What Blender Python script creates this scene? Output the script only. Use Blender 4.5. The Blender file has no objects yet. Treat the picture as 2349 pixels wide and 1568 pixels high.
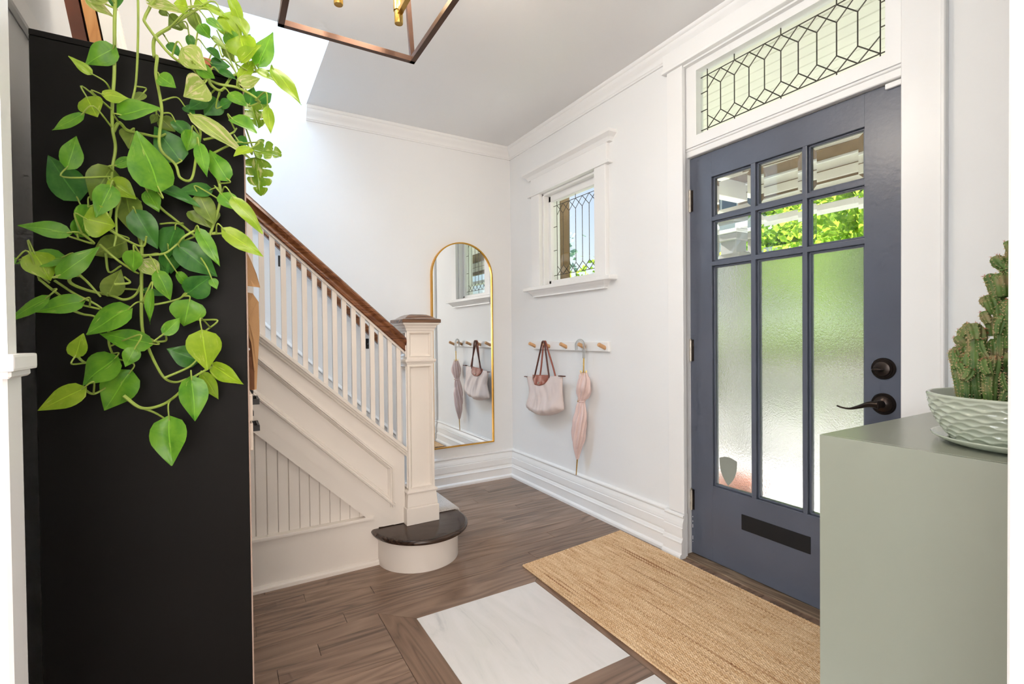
import bpy, bmesh, math, random
from mathutils import Vector, Matrix, noise

# ------------------------------------------------------------------ camera
sc = bpy.context.scene
COL = sc.collection
YAW, PITCH, ROLL = 0.531138, -0.0134204, -0.0099546
CAM = Vector((0.0, 0.0, 1.15))
_d = Vector((-math.cos(YAW) * math.cos(PITCH), math.sin(YAW) * math.cos(PITCH), math.sin(PITCH)))
_r = _d.cross(Vector((0, 0, 1))).normalized()
_u = _r.cross(_d)
_R = _r * math.cos(ROLL) + _u * math.sin(ROLL)
_U = -_r * math.sin(ROLL) + _u * math.cos(ROLL)
camd = bpy.data.cameras.new('camera')
camd.sensor_width = 36.0
camd.lens = 1134.9 * 36.0 / 2349.0
camd.clip_start = 0.02
camd.clip_end = 200
cam = bpy.data.objects.new('camera', camd)
COL.objects.link(cam)
cam.matrix_world = Matrix(((_R.x, _U.x, -_d.x, CAM.x), (_R.y, _U.y, -_d.y, CAM.y), (_R.z, _U.z, -_d.z, CAM.z), (0, 0, 0, 1)))
sc.camera = cam

# ------------------------------------------------------------------ world, sun, window light, exposure
sc.view_settings.view_transform = 'Standard'
sc.view_settings.look = 'None'
sc.view_settings.exposure = 0.1
sc.view_settings.gamma = 1.0
sc.view_settings.use_curve_mapping = False
sc.cycles.use_denoising = True
sc.cycles.max_bounces = 6
sc.cycles.diffuse_bounces = 4
sc.cycles.glossy_bounces = 3
sc.cycles.transmission_bounces = 6
sc.cycles.transparent_max_bounces = 12
sc.cycles.use_adaptive_sampling = True
sc.cycles.adaptive_threshold = 0.1
sc.cycles.adaptive_min_samples = 12
sc.cycles.caustics_refractive = False
sc.cycles.sample_clamp_indirect = 4.0
sc.cycles.denoising_prefilter = 'ACCURATE'

world = bpy.data.worlds.new('sky')
sc.world = world
world.use_nodes = True
wn = world.node_tree
sky = wn.nodes.new('ShaderNodeTexSky')
sky.sky_type = 'NISHITA'
sky.sun_disc = False
sky.sun_elevation = math.radians(37)
sky.sun_rotation = math.radians(-97)
sky.air_density = 1.0
sky.dust_density = 2.5
wn.links.new(sky.outputs['Color'], wn.nodes['Background'].inputs['Color'])
wn.nodes['Background'].inputs['Strength'].default_value = 0.16

def sun_lamp(name, direction, energy, angle, color):
    l = bpy.data.lights.new(name, 'SUN'); l.energy = energy; l.angle = angle; l.color = color
    o = bpy.data.objects.new(name, l); COL.objects.link(o)
    o.rotation_euler = Vector(direction).to_track_quat('-Z', 'Y').to_euler()
    return o
sun_lamp('sun', (0.80, 0.10, -0.60), 15.0, math.radians(0.6), (1.0, 0.97, 0.93))

def area_light(name, loc, direction, sx, sy, energy, color):
    l = bpy.data.lights.new(name, 'AREA'); l.shape = 'RECTANGLE'; l.size = sx; l.size_y = sy
    l.energy = energy; l.color = color
    o = bpy.data.objects.new(name, l); COL.objects.link(o)
    o.location = loc
    o.rotation_euler = Vector(direction).to_track_quat('-Z', 'Y').to_euler()
    return o
# daylight entering by the living-room windows behind the camera, and by the skylight over the stairs
area_light('daylight_living_window', (3.12, -1.25, 1.55), (-1, 0, 0.62), 2.6, 1.7, 152, (1.0, 0.885, 0.79))
area_light('daylight_side_window', (0.9, -3.12, 1.55), (0, 1, 0.25), 2.4, 1.7, 122, (0.95, 0.975, 1.0))
area_light('daylight_skylight', (-3.05, -0.9, 4.9), (0.0, 0.1, -1), 0.8, 2.2, 140, (0.56, 0.76, 1.0))

# ------------------------------------------------------------------ helpers
def srgb(r, g, b):
    def f(c):
        c /= 255.0
        return c / 12.92 if c <= 0.04045 else ((c + 0.055) / 1.055) ** 2.4
    return (f(r), f(g), f(b), 1.0)

MATS = {}
def new_mat(name):
    m = bpy.data.materials.new(name); m.use_nodes = True
    MATS[name] = m
    nt = m.node_tree
    return m, nt, nt.nodes['Principled BSDF']

def link(nt, a, b): nt.links.new(a, b)

def tex_coord(nt, scale=(1, 1, 1), kind='Object', rot=(0, 0, 0)):
    tc = nt.nodes.new('ShaderNodeTexCoord'); mp = nt.nodes.new('ShaderNodeMapping')
    mp.inputs['Scale'].default_value = scale; mp.inputs['Rotation'].default_value = rot
    link(nt, tc.outputs[kind], mp.inputs['Vector'])
    return mp

def noise_node(nt, vec, scale, detail=4, rough=0.5, dist=0.0):
    n = nt.nodes.new('ShaderNodeTexNoise')
    n.inputs['Scale'].default_value = scale; n.inputs['Detail'].default_value = detail
    n.inputs['Roughness'].default_value = rough; n.inputs['Distortion'].default_value = dist
    if vec is not None: link(nt, vec, n.inputs['Vector'])
    return n

def ramp(nt, fac, stops):
    r = nt.nodes.new('ShaderNodeValToRGB')
    e = r.color_ramp.elements
    e[0].position, e[0].color = stops[0]
    e[1].position, e[1].color = stops[-1]
    for p, c in stops[1:-1]:
        x = e.new(p); x.color = c
    link(nt, fac, r.inputs['Fac'])
    return r

def bump(nt, height, bsdf, strength=0.1, dist=0.01):
    b = nt.nodes.new('ShaderNodeBump')
    b.inputs['Strength'].default_value = strength; b.inputs['Distance'].default_value = dist
    link(nt, height, b.inputs['Height']); link(nt, b.outputs['Normal'], bsdf.inputs['Normal'])
    return b

def plain(name, col, rough=0.5, metal=0.0, var=0.04, nscale=6.0, bmp=0.0, bscale=60.0, spec=0.5, coat=0.0):
    """paint / plastic / metal with a slight noise in colour and relief"""
    m, nt, b = new_mat(name)
    mp = tex_coord(nt)
    n = noise_node(nt, mp.outputs['Vector'], nscale, 1)
    lo = tuple(c * (1 - var) for c in col[:3]) + (1,); hi = tuple(min(1, c * (1 + var)) for c in col[:3]) + (1,)
    r = ramp(nt, n.outputs['Fac'], [(0.3, lo), (0.7, hi)])
    link(nt, r.outputs['Color'], b.inputs['Base Color'])
    b.inputs['Roughness'].default_value = rough; b.inputs['Metallic'].default_value = metal
    b.inputs['Specular IOR Level'].default_value = spec
    b.inputs['Coat Weight'].default_value = coat
    if bmp:
        n2 = noise_node(nt, mp.outputs['Vector'], bscale, 1)
        bump(nt, n2.outputs['Fac'], b, bmp, 0.004)
    return m

def wood(name, cols, axis='Y', scale=1.0, rough=0.4, grain=1.0, rand=0.12, spec=0.5, bmp=0.15):
    """stained wood with cathedral grain stretched along one axis, each board offset by its own random number"""
    m, nt, b = new_mat(name)
    tc = nt.nodes.new('ShaderNodeTexCoord'); oi = nt.nodes.new('ShaderNodeObjectInfo')
    mul = nt.nodes.new('ShaderNodeVectorMath'); mul.operation = 'SCALE'
    comb = nt.nodes.new('ShaderNodeCombineXYZ')
    for k, s in zip('XYZ', (37.0, 91.0, 13.0)):
        mm = nt.nodes.new('ShaderNodeMath'); mm.operation = 'MULTIPLY'; mm.inputs[1].default_value = s
        link(nt, oi.outputs['Random'], mm.inputs[0]); link(nt, mm.outputs[0], comb.inputs[k])
    add = nt.nodes.new('ShaderNodeVectorMath'); add.operation = 'ADD'
    link(nt, tc.outputs['Object'], add.inputs[0]); link(nt, comb.outputs[0], add.inputs[1])
    mp = nt.nodes.new('ShaderNodeMapping')
    st = {'X': (1.3, 14, 14), 'Y': (14, 1.3, 14), 'Z': (14, 14, 1.3)}[axis]
    mp.inputs['Scale'].default_value = tuple(v * scale for v in st)
    link(nt, add.outputs[0], mp.inputs['Vector'])
    n1 = noise_node(nt, mp.outputs['Vector'], 0.55, 2, 0.5, 0.4)
    ms = nt.nodes.new('ShaderNodeMath'); ms.operation = 'MULTIPLY'; ms.inputs[1].default_value = 20.0
    link(nt, n1.outputs['Fac'], ms.inputs[0])
    sn = nt.nodes.new('ShaderNodeMath'); sn.operation = 'PINGPONG'; sn.inputs[1].default_value = 1.0
    link(nt, ms.outputs[0], sn.inputs[0])
    mp2 = nt.nodes.new('ShaderNodeMapping')
    st2 = {'X': (4, 160, 160), 'Y': (160, 4, 160), 'Z': (160, 160, 4)}[axis]
    mp2.inputs['Scale'].default_value = tuple(v * scale for v in st2)
    link(nt, add.outputs[0], mp2.inputs['Vector'])
    n2 = noise_node(nt, mp2.outputs['Vector'], 1.0, 3, 0.6)
    mixv = nt.nodes.new('ShaderNodeMix'); mixv.inputs[0].default_value = 0.45
    link(nt, sn.outputs[0], mixv.inputs[2]); link(nt, n2.outputs['Fac'], mixv.inputs[3])
    n3 = noise_node(nt, mp.outputs['Vector'], 0.25, 3)
    mix2 = nt.nodes.new('ShaderNodeMix'); mix2.inputs[0].default_value = 0.35
    link(nt, mixv.outputs[0], mix2.inputs[2]); link(nt, n3.outputs['Fac'], mix2.inputs[3])
    r = ramp(nt, mix2.outputs[0], [(0.20, cols[0]), (0.38, cols[1]), (0.72, cols[2])])
    hs = nt.nodes.new('ShaderNodeHueSaturation')
    mr = nt.nodes.new('ShaderNodeMapRange')
    mr.inputs['To Min'].default_value = 1 - rand; mr.inputs['To Max'].default_value = 1 + rand
    link(nt, oi.outputs['Random'], mr.inputs['Value']); link(nt, mr.outputs[0], hs.inputs['Value'])
    link(nt, r.outputs['Color'], hs.inputs['Color'])
    link(nt, hs.outputs['Color'], b.inputs['Base Color'])
    b.inputs['Roughness'].default_value = rough; b.inputs['Specular IOR Level'].default_value = spec
    bump(nt, mixv.outputs[0], b, bmp, 0.0015)
    return m

# ---- object building: verts are given in world coordinates, stored relative to the thing's own origin
def root_loc(o):
    v = Vector((0, 0, 0))
    while o is not None:
        v += o.location; o = o.parent
    return v

def thing(name, loc, label=None, cat=None, group=None, kind=None):
    o = bpy.data.objects.new(name, None); COL.objects.link(o)
    o.empty_display_size = 0.1; o.location = loc
    tag(o, label, cat, group, kind)
    return o

def tag(o, label=None, cat=None, group=None, kind=None):
    if label: o['label'] = label
    if cat: o['category'] = cat
    if group: o['group'] = group
    if kind: o['kind'] = kind
    return o

def obj(name, vf, m, parent=None, smooth=False, origin=None):
    """vf = (verts, faces) in world space, or a bmesh"""
    me = bpy.data.meshes.new(name)
    if isinstance(vf, bmesh.types.BMesh):
        vf.to_mesh(me); vf.free()
    else:
        me.from_pydata([tuple(v) for v in vf[0]], [], vf[1])
    off = root_loc(parent) if parent is not None else (Vector(origin) if origin is not None else Vector((0, 0, 0)))
    if off.length > 0: me.transform(Matrix.Translation(-off))
    bm = bmesh.new(); bm.from_mesh(me)
    bmesh.ops.recalc_face_normals(bm, faces=bm.faces)
    bm.to_mesh(me); bm.free()
    if smooth:
        for p in me.polygons: p.use_smooth = True
        if smooth != 'all':
            try: me.set_sharp_from_angle(angle=math.radians(40))
            except Exception: pass
    o = bpy.data.objects.new(name, me); COL.objects.link(o)
    if parent is not None: o.parent = parent
    elif origin is not None: o.location = origin
    if m is not None: me.materials.append(MATS[m] if isinstance(m, str) else m)
    return o

class MB:
    """collects solids into one mesh"""
    def __init__(s): s.v = []; s.f = []
    def add(s, v, f):
        n = len(s.v); s.v += [Vector(p) for p in v]; s.f += [tuple(i + n for i in q) for q in f]; return s
    def box(s, x0, x1, y0, y1, z0, z1):
        v = [(x0, y0, z0), (x1, y0, z0), (x1, y1, z0), (x0, y1, z0), (x0, y0, z1), (x1, y0, z1), (x1, y1, z1), (x0, y1, z1)]
        f = [(0, 3, 2, 1), (4, 5, 6, 7), (0, 1, 5, 4), (1, 2, 6, 5), (2, 3, 7, 6), (3, 0, 4, 7)]
        return s.add(v, f)
    def bbox(s, x0, x1, y0, y1, z0, z1, b=0.003, seg=1):
        bm = bmesh.new()
        r = bmesh.ops.create_cube(bm, size=1.0)
        for v in bm.verts:
            v.co = Vector((x0 + (v.co.x + .5) * (x1 - x0), y0 + (v.co.y + .5) * (y1 - y0), z0 + (v.co.z + .5) * (z1 - z0)))
        bmesh.ops.bevel(bm, geom=list(bm.edges), offset=b, segments=seg, profile=0.7, affect='EDGES')
        bm.verts.index_update()
        s.add([v.co.copy() for v in bm.verts], [tuple(v.index for v in f.verts) for f in bm.faces]); bm.free()
        return s
    def prism(s, poly, axis, a, b):
        """poly: 2-D points; axis X: (y,z), Y: (x,z), Z: (x,y)"""
        n = len(poly)
        def p3(p, t):
            return {'X': (t, p[0], p[1]), 'Y': (p[0], t, p[1]), 'Z': (p[0], p[1], t)}[axis]
        v = [p3(p, a) for p in poly] + [p3(p, b) for p in poly]
        f = [tuple(range(n - 1, -1, -1)), tuple(range(n, 2 * n))]
        f += [(i, (i + 1) % n, n + (i + 1) % n, n + i) for i in range(n)]
        return s.add(v, f)
    def sweep(s, prof, p0, p1, ud, vd, close=True):
        """2-D profile (u,v) swept from p0 to p1 with profile axes ud, vd"""
        p0, p1, ud, vd = Vector(p0), Vector(p1), Vector(ud), Vector(vd)
        n = len(prof)
        v = [p0 + ud * a + vd * b for a, b in prof] + [p1 + ud * a + vd * b for a, b in prof]
        f = [(i, (i + 1) % n, n + (i + 1) % n, n + i) for i in range(n)]
        f += [tuple(range(n - 1, -1, -1)), tuple(range(n, 2 * n))]
        return s.add(v, f)
    def tube(s, pts, r, n=8, caps=True):
        pts = [Vector(p) for p in pts]
        rs = r if isinstance(r, (list, tuple)) else [r] * len(pts)
        v = []; f = []
        prev = None
        for i, p in enumerate(pts):
            t = (pts[min(i + 1, len(pts) - 1)] - pts[max(i - 1, 0)])
            if t.length < 1e-9: t = Vector((0, 0, 1))
            t.normalize()
            if prev is None:
                a = t.orthogonal().normalized()
            else:
                a = prev - t * prev.dot(t)
                a = a.normalized() if a.length > 1e-6 else t.orthogonal().normalized()
            prev = a; b = t.cross(a)
            for k in range(n):
                w = 2 * math.pi * k / n
                v.append(p + (a * math.cos(w) + b * math.sin(w)) * rs[i])
        for i in range(len(pts) - 1):
            for k in range(n):
                f.append((i * n + k, i * n + (k + 1) % n, (i + 1) * n + (k + 1) % n, (i + 1) * n + k))
        if caps:
            f.append(tuple(range(n - 1, -1, -1))); m = (len(pts) - 1) * n
            f.append(tuple(range(m, m + n)))
        return s.add(v, f)
    def cyl(s, p0, p1, r, n=16): return s.tube([p0, p1], r, n)
    def lathe(s, prof, c, axis='Z', n=32, cap=True):
        """prof: (radius, height) list about axis through c"""
        c = Vector(c); v = []; f = []
        for r, h in prof:
            for k in range(n):
                w = 2 * math.pi * k / n
                x, y = r * math.cos(w), r * math.sin(w)
                v.append(c + {'Z': Vector((x, y, h)), 'Y': Vector((x, h, y)), 'X': Vector((h, x, y))}[axis])
        for i in range(len(prof) - 1):
            for k in range(n):
                f.append((i * n + k, i * n + (k + 1) % n, (i + 1) * n + (k + 1) % n, (i + 1) * n + k))
        if cap:
            f.append(tuple(range(n - 1, -1, -1))); m = (len(prof) - 1) * n
            f.append(tuple(range(m, m + n)))
        return s.add(v, f)
    def build(s, name, m, parent=None, smooth=False, origin=None):
        return obj(name, (s.v, s.f), m, parent, smooth, origin)

def box(name, m, parent, x0, x1, y0, y1, z0, z1, b=0.0):
    mb = MB()
    if b: mb.bbox(x0, x1, y0, y1, z0, z1, b)
    else: mb.box(x0, x1, y0, y1, z0, z1)
    return mb.build(name, m, parent)

def catmull(pts, n=6):
    pts = [Vector(p) for p in pts]
    if len(pts) < 3: 
        return [pts[0].lerp(pts[-1], i / n) for i in range(n + 1)]
    P = [pts[0] * 2 - pts[1]] + pts + [pts[-1] * 2 - pts[-2]]
    out = []
    for i in range(1, len(P) - 2):
        for k in range(n):
            t = k / n
            out.append(0.5 * ((2 * P[i]) + (P[i + 1] - P[i - 1]) * t + (2 * P[i - 1] - 5 * P[i] + 4 * P[i + 1] - P[i + 2]) * t * t + (3 * P[i] - P[i - 1] - 3 * P[i + 1] + P[i + 2]) * t ** 3))
    out.append(pts[-1])
    return out

random.seed(11)

# ------------------------------------------------------------------ materials
plain('wall_paint', srgb(240, 241, 241), 0.55, var=0.012, nscale=2.0)
plain('trim_paint', srgb(243, 243, 242), 0.32, var=0.012, nscale=3.0)
plain('stair_paint', srgb(234, 226, 217), 0.36, var=0.015, nscale=3.0)
plain('ceiling_paint', srgb(243, 243, 243), 0.8, var=0.012, nscale=1.5)
plain('door_paint', srgb(92, 97, 110), 0.28, var=0.06, nscale=4.0, bmp=0.10, bscale=70)
plain('black_void', srgb(10, 10, 11), 0.9, var=0.1)
plain('mail_slot_black', srgb(16, 15, 17), 0.7, var=0.1)
plain('dark_bronze', srgb(62, 54, 50), 0.28, metal=0.85, var=0.1, nscale=20)
plain('hinge_metal', srgb(205, 196, 182), 0.35, metal=0.5, var=0.12, nscale=60)
plain('lead', srgb(72, 68, 60), 0.45, metal=0.6, var=0.12, nscale=30)
plain('gold', srgb(214, 160, 66), 0.28, metal=0.9, var=0.05)
plain('brass', srgb(206, 172, 96), 0.26, metal=0.95, var=0.06, nscale=14)
plain('copper_bronze', srgb(96, 72, 60), 0.36, metal=0.6, var=0.12, nscale=12)
plain('black_laminate', srgb(18, 17, 16), 0.5, var=0.12, nscale=5, spec=0.14)
plain('black_metal', srgb(22, 21, 22), 0.4, var=0.1)
plain('sage_paint', srgb(158, 162, 147), 0.28, var=0.015, nscale=2.0)
plain('sage_ceramic', srgb(186, 194, 176), 0.12, var=0.03, nscale=6, coat=0.6)
plain('beech', srgb(205, 160, 116), 0.5, var=0.10, nscale=22)
plain('pink_nylon', srgb(222, 206, 200), 0.55, var=0.04, nscale=9, bmp=0.06, bscale=420)
plain('blush_satin', srgb(226, 200, 194), 0.38, var=0.04, nscale=9, bmp=0.05, bscale=300)
plain('brown_leather', srgb(150, 84, 68), 0.42, var=0.08, nscale=16, bmp=0.10, bscale=220)
plain('dark_leather', srgb(92, 52, 44), 0.45, var=0.08, nscale=16, bmp=0.10, bscale=220)
plain('tan_cotton', srgb(196, 152, 106), 0.75, var=0.10, nscale=12, bmp=0.12, bscale=300)
plain('dark_tan_cotton', srgb(122, 78, 48), 0.8, var=0.14, nscale=12, bmp=0.15, bscale=200)
plain('cream_drawer', srgb(228, 212, 196), 0.5, var=0.02)
plain('edge_beige', srgb(176, 152, 138), 0.6, var=0.04)
plain('terracotta', srgb(196, 116, 84), 0.8, var=0.1, nscale=10)
plain('soil', srgb(70, 52, 40), 0.95, var=0.4, nscale=60, bmp=0.5, bscale=120)
plain('white_ceramic', srgb(236, 234, 228), 0.2, var=0.02)
plain('vine_green', srgb(150, 172, 74), 0.5, var=0.16, nscale=24)
plain('spine', srgb(214, 190, 146), 0.6, var=0.1)
plain('spine_red', srgb(196, 112, 88), 0.6, var=0.15)
plain('sticker_grey', srgb(150, 154, 144), 0.6, var=0.03)
plain('porch_grey', srgb(176, 174, 168), 0.6, var=0.05, nscale=3)
plain('porch_cream', srgb(250, 247, 238), 0.6, var=0.03, nscale=4)
plain('porch_brown', srgb(120, 96, 66), 0.6, var=0.12, nscale=6)
plain('porch_white', srgb(240, 240, 238), 0.5, var=0.02)
plain('porch_paint', srgb(226, 225, 222), 0.7, var=0.04)
plain('concrete', srgb(156, 155, 152), 0.85, var=0.06, nscale=5, bmp=0.1, bscale=60)
plain('grass', srgb(112, 152, 58), 0.9, var=0.3, nscale=14, bmp=0.4, bscale=90)
plain('bark', srgb(104, 82, 60), 0.9, var=0.3, nscale=12, bmp=0.5, bscale=40)
plain('roof_shingle', srgb(126, 132, 136), 0.9, var=0.15, nscale=12)
plain('siding_white', srgb(232, 236, 240), 0.7, var=0.02)
plain('house_glass', srgb(70, 82, 92), 0.1, var=0.1)
plain('wood_brown_frame', srgb(104, 52, 26), 0.4, var=0.15, nscale=10)
plain('canvas_white', srgb(238, 236, 230), 0.8, var=0.02)
wood('oak_floor', [srgb(72, 54, 43), srgb(122, 97, 80), srgb(150, 123, 104)], 'Y', 1.0, 0.30, rand=0.10, spec=0.6, bmp=0.12)
wood('oak_border', [srgb(76, 56, 45), srgb(118, 92, 74), srgb(140, 112, 92)], 'X', 1.3, 0.32, rand=0.06, bmp=0.12)
wood('oak_subfloor', [srgb(28, 21, 17), srgb(40, 31, 25), srgb(52, 40, 32)], 'Y', 1.0, 0.6)
wood('handrail_wood', [srgb(58, 30, 16), srgb(104, 62, 38), srgb(140, 92, 60)], 'Y', 1.6, 0.26, rand=0.03, bmp=0.1)
wood('cap_wood', [srgb(70, 46, 34), srgb(104, 76, 60), srgb(134, 104, 84)], 'Y', 1.6, 0.24, rand=0.03, bmp=0.1)
wood('tread_wood', [srgb(30, 20, 16), srgb(52, 37, 30), srgb(76, 58, 47)], 'Y', 1.4, 0.22, rand=0.03, bmp=0.08)
wood('threshold_wood', [srgb(70, 54, 42), srgb(112, 92, 74), srgb(150, 130, 108)], 'X', 1.5, 0.7, rand=0.03, bmp=0.4)
wood('pine', [srgb(196, 128, 64), srgb(222, 158, 92), srgb(234, 180, 118)], 'Z', 1.2, 0.5, rand=0.03, bmp=0.1)

def mk_carpet():
    m, nt, b = new_mat('carpet')
    mp = tex_coord(nt)
    n = noise_node(nt, mp.outputs['Vector'], 220, 3, 0.7)
    r = ramp(nt, n.outputs['Fac'], [(0.3, srgb(176, 166, 158)), (0.7, srgb(224, 218, 212))])
    link(nt, r.outputs['Color'], b.inputs['Base Color']); b.inputs['Roughness'].default_value = 0.95
    bump(nt, n.outputs['Fac'], b, 0.8, 0.006)
mk_carpet()

def mk_marble():
    m, nt, b = new_mat('marble')
    mp = tex_coord(nt, (1.2, 4.0, 1.0), rot=(0, 0, 0.5))
    n0 = noise_node(nt, mp.outputs['Vector'], 2.2, 8, 0.62, 1.2)
    r = ramp(nt, n0.outputs['Fac'], [(0.30, srgb(204, 204, 203)), (0.42, srgb(224, 222, 219)), (0.62, srgb(231, 228, 226))])
    link(nt, r.outputs['Color'], b.inputs['Base Color']); b.inputs['Roughness'].default_value = 0.16
mk_marble()

def mk_jute():
    m, nt, b = new_mat('jute')
    mp = tex_coord(nt, (7.0, 60.0, 10.0))
    n = noise_node(nt, mp.outputs['Vector'], 1.0, 5, 0.65)
    mp2 = tex_coord(nt, (160, 160, 160))
    n2 = noise_node(nt, mp2.outputs['Vector'], 1.0, 2, 0.6)
    mx = nt.nodes.new('ShaderNodeMix'); mx.inputs[0].default_value = 0.5
    link(nt, n.outputs['Fac'], mx.inputs[2]); link(nt, n2.outputs['Fac'], mx.inputs[3])
    r = ramp(nt, mx.outputs[0], [(0.32, srgb(150, 102, 62)), (0.44, srgb(208, 170, 127)), (0.62, srgb(236, 209, 172))])
    mp3 = tex_coord(nt, (1.6, 95.0, 1.0))
    n3 = noise_node(nt, mp3.outputs['Vector'], 1.0, 2, 0.5)
    r3 = ramp(nt, n3.outputs['Fac'], [(0.30, srgb(168, 124, 84)), (0.40, (1, 1, 1, 1)), (0.62, (1, 1, 1, 1)), (0.72, (1.0, 1.0, 0.95, 1))])
    ml = nt.nodes.new('ShaderNodeMix'); ml.data_type = 'RGBA'; ml.blend_type = 'MULTIPLY'; ml.inputs[0].default_value = 0.8
    link(nt, r.outputs['Color'], ml.inputs[6]); link(nt, r3.outputs['Color'], ml.inputs[7])
    link(nt, ml.outputs[2], b.inputs['Base Color']); b.inputs['Roughness'].default_value = 0.9
    bump(nt, n2.outputs['Fac'], b, 0.6, 0.003)
mk_jute()

def mk_leaf(name, c0, c1, varieg=None, vthr=0.62, trans=0.35, vein=None):
    m, nt, b = new_mat(name)
    tc = nt.nodes.new('ShaderNodeTexCoord'); oi = nt.nodes.new('ShaderNodeObjectInfo')
    uvm = nt.nodes.new('ShaderNodeSeparateXYZ'); link(nt, tc.outputs['UV'], uvm.inputs[0])
    n = noise_node(nt, tc.outputs['Object'], 26, 3, 0.6, 0.5)
    r = ramp(nt, n.outputs['Fac'], [(0.3, c0), (0.7, c1)])
    col = r.outputs['Color']
    # pale midrib
    sub = nt.nodes.new('ShaderNodeMath'); sub.operation = 'SUBTRACT'; sub.inputs[1].default_value = 0.5
    link(nt, uvm.outputs['X'], sub.inputs[0])
    ab = nt.nodes.new('ShaderNodeMath'); ab.operation = 'ABSOLUTE'; link(nt, sub.outputs[0], ab.inputs[0])
    lt = nt.nodes.new('ShaderNodeMath'); lt.operation = 'LESS_THAN'; lt.inputs[1].default_value = 0.018
    link(nt, ab.outputs[0], lt.inputs[0])
    mv = nt.nodes.new('ShaderNodeMix'); mv.data_type = 'RGBA'
    mm = nt.nodes.new('ShaderNodeMath'); mm.operation = 'MULTIPLY'; mm.inputs[1].default_value = 0.55
    link(nt, lt.outputs[0], mm.inputs[0]); link(nt, mm.outputs[0], mv.inputs[0])
    link(nt, col, mv.inputs[6]); mv.inputs[7].default_value = vein or tuple(min(1, c * 1.6) for c in c1[:3]) + (1,)
    col = mv.outputs[2]
    if varieg:
        mpv = nt.nodes.new('ShaderNodeMapping'); mpv.inputs['Scale'].default_value = (5, 1.6, 1)
        link(nt, tc.outputs['UV'], mpv.inputs['Vector'])
        addv = nt.nodes.new('ShaderNodeVectorMath'); addv.operation = 'ADD'
        cv = nt.nodes.new('ShaderNodeCombineXYZ'); mr = nt.nodes.new('ShaderNodeMath'); mr.operation = 'MULTIPLY'; mr.inputs[1].default_value = 50
        link(nt, oi.outputs['Random'], mr.inputs[0]); link(nt, mr.outputs[0], cv.inputs[0])
        link(nt, mpv.outputs[0], addv.inputs[0]); link(nt, cv.outputs[0], addv.inputs[1])
        nv = noise_node(nt, addv.outputs[0], 1.4, 4, 0.6)
        rv = ramp(nt, nv.outputs['Fac'], [(vthr - 0.05, (0, 0, 0, 1)), (vthr + 0.05, (1, 1, 1, 1))])
        mx = nt.nodes.new('ShaderNodeMix'); mx.data_type = 'RGBA'
        link(nt, rv.outputs['Color'], mx.inputs[0]); link(nt, col, mx.inputs[6]); mx.inputs[7].default_value = varieg
        col = mx.outputs[2]
    link(nt, col, b.inputs['Base Color'])
    b.inputs['Roughness'].default_value = 0.36
    tr = nt.nodes.new('ShaderNodeBsdfTranslucent'); link(nt, col, tr.inputs['Color'])
    ms = nt.nodes.new('ShaderNodeMixShader'); ms.inputs[0].default_value = trans
    out = nt.nodes['Material Output']
    link(nt, b.outputs[0], ms.inputs[1]); link(nt, tr.outputs[0], ms.inputs[2]); link(nt, ms.outputs[0], out.inputs['Surface'])
mk_leaf('leaf_green', srgb(84, 150, 36), srgb(128, 186, 52), srgb(176, 206, 92), 0.68)
mk_leaf('leaf_dark', srgb(46, 112, 40), srgb(84, 146, 60), None)
mk_leaf('leaf_yellow', srgb(142, 184, 36), srgb(178, 208, 56), srgb(212, 224, 112), 0.66, 0.42)
mk_leaf('leaf_olive', srgb(108, 136, 52), srgb(146, 168, 74), None)
mk_leaf('leaf_pale', srgb(158, 186, 80), srgb(188, 206, 108), srgb(228, 220, 168), 0.56, 0.4)
mk_leaf('leaf_monstera', srgb(110, 160, 36), srgb(152, 186, 52), srgb(226, 230, 150), 0.60, 0.4)
mk_leaf('tree_leaf', srgb(110, 176, 50), srgb(206, 226, 84), None, trans=0.6)
mk_leaf('tree_leaf_haze', srgb(150, 200, 186), srgb(204, 232, 220), None, trans=0.5)  # distance haze is put into this pale blue-green leaf colour

def mk_glass_clear():
    m, nt, b = new_mat('clear_glass')
    nt.nodes.remove(b)
    tr = nt.nodes.new('ShaderNodeBsdfTransparent'); tr.inputs['Color'].default_value = (0.97, 0.98, 0.97, 1)
    gl = nt.nodes.new('ShaderNodeBsdfGlossy'); gl.inputs['Roughness'].default_value = 0.02
    fr = nt.nodes.new('ShaderNodeFresnel'); fr.inputs['IOR'].default_value = 1.35
    n = noise_node(nt, tex_coord(nt).outputs['Vector'], 12, 2)
    bp = nt.nodes.new('ShaderNodeBump'); bp.inputs['Strength'].default_value = 0.06; bp.inputs['Distance'].default_value = 0.01
    link(nt, n.outputs['Fac'], bp.inputs['Height']); link(nt, bp.outputs[0], gl.inputs['Normal'])
    ms = nt.nodes.new('ShaderNodeMixShader')
    ge = nt.nodes.new('ShaderNodeNewGeometry'); iv = nt.nodes.new('ShaderNodeMath'); iv.operation = 'SUBTRACT'; iv.inputs[0].default_value = 1.0
    mu = nt.nodes.new('ShaderNodeMath'); mu.operation = 'MULTIPLY'
    link(nt, ge.outputs['Backfacing'], iv.inputs[1]); link(nt, fr.outputs[0], mu.inputs[0]); link(nt, iv.outputs[0], mu.inputs[1])
    link(nt, mu.outputs[0], ms.inputs[0]); link(nt, tr.outputs[0], ms.inputs[1]); link(nt, gl.outputs[0], ms.inputs[2])
    link(nt, ms.outputs[0], nt.nodes['Material Output'].inputs['Surface'])
mk_glass_clear()

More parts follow.
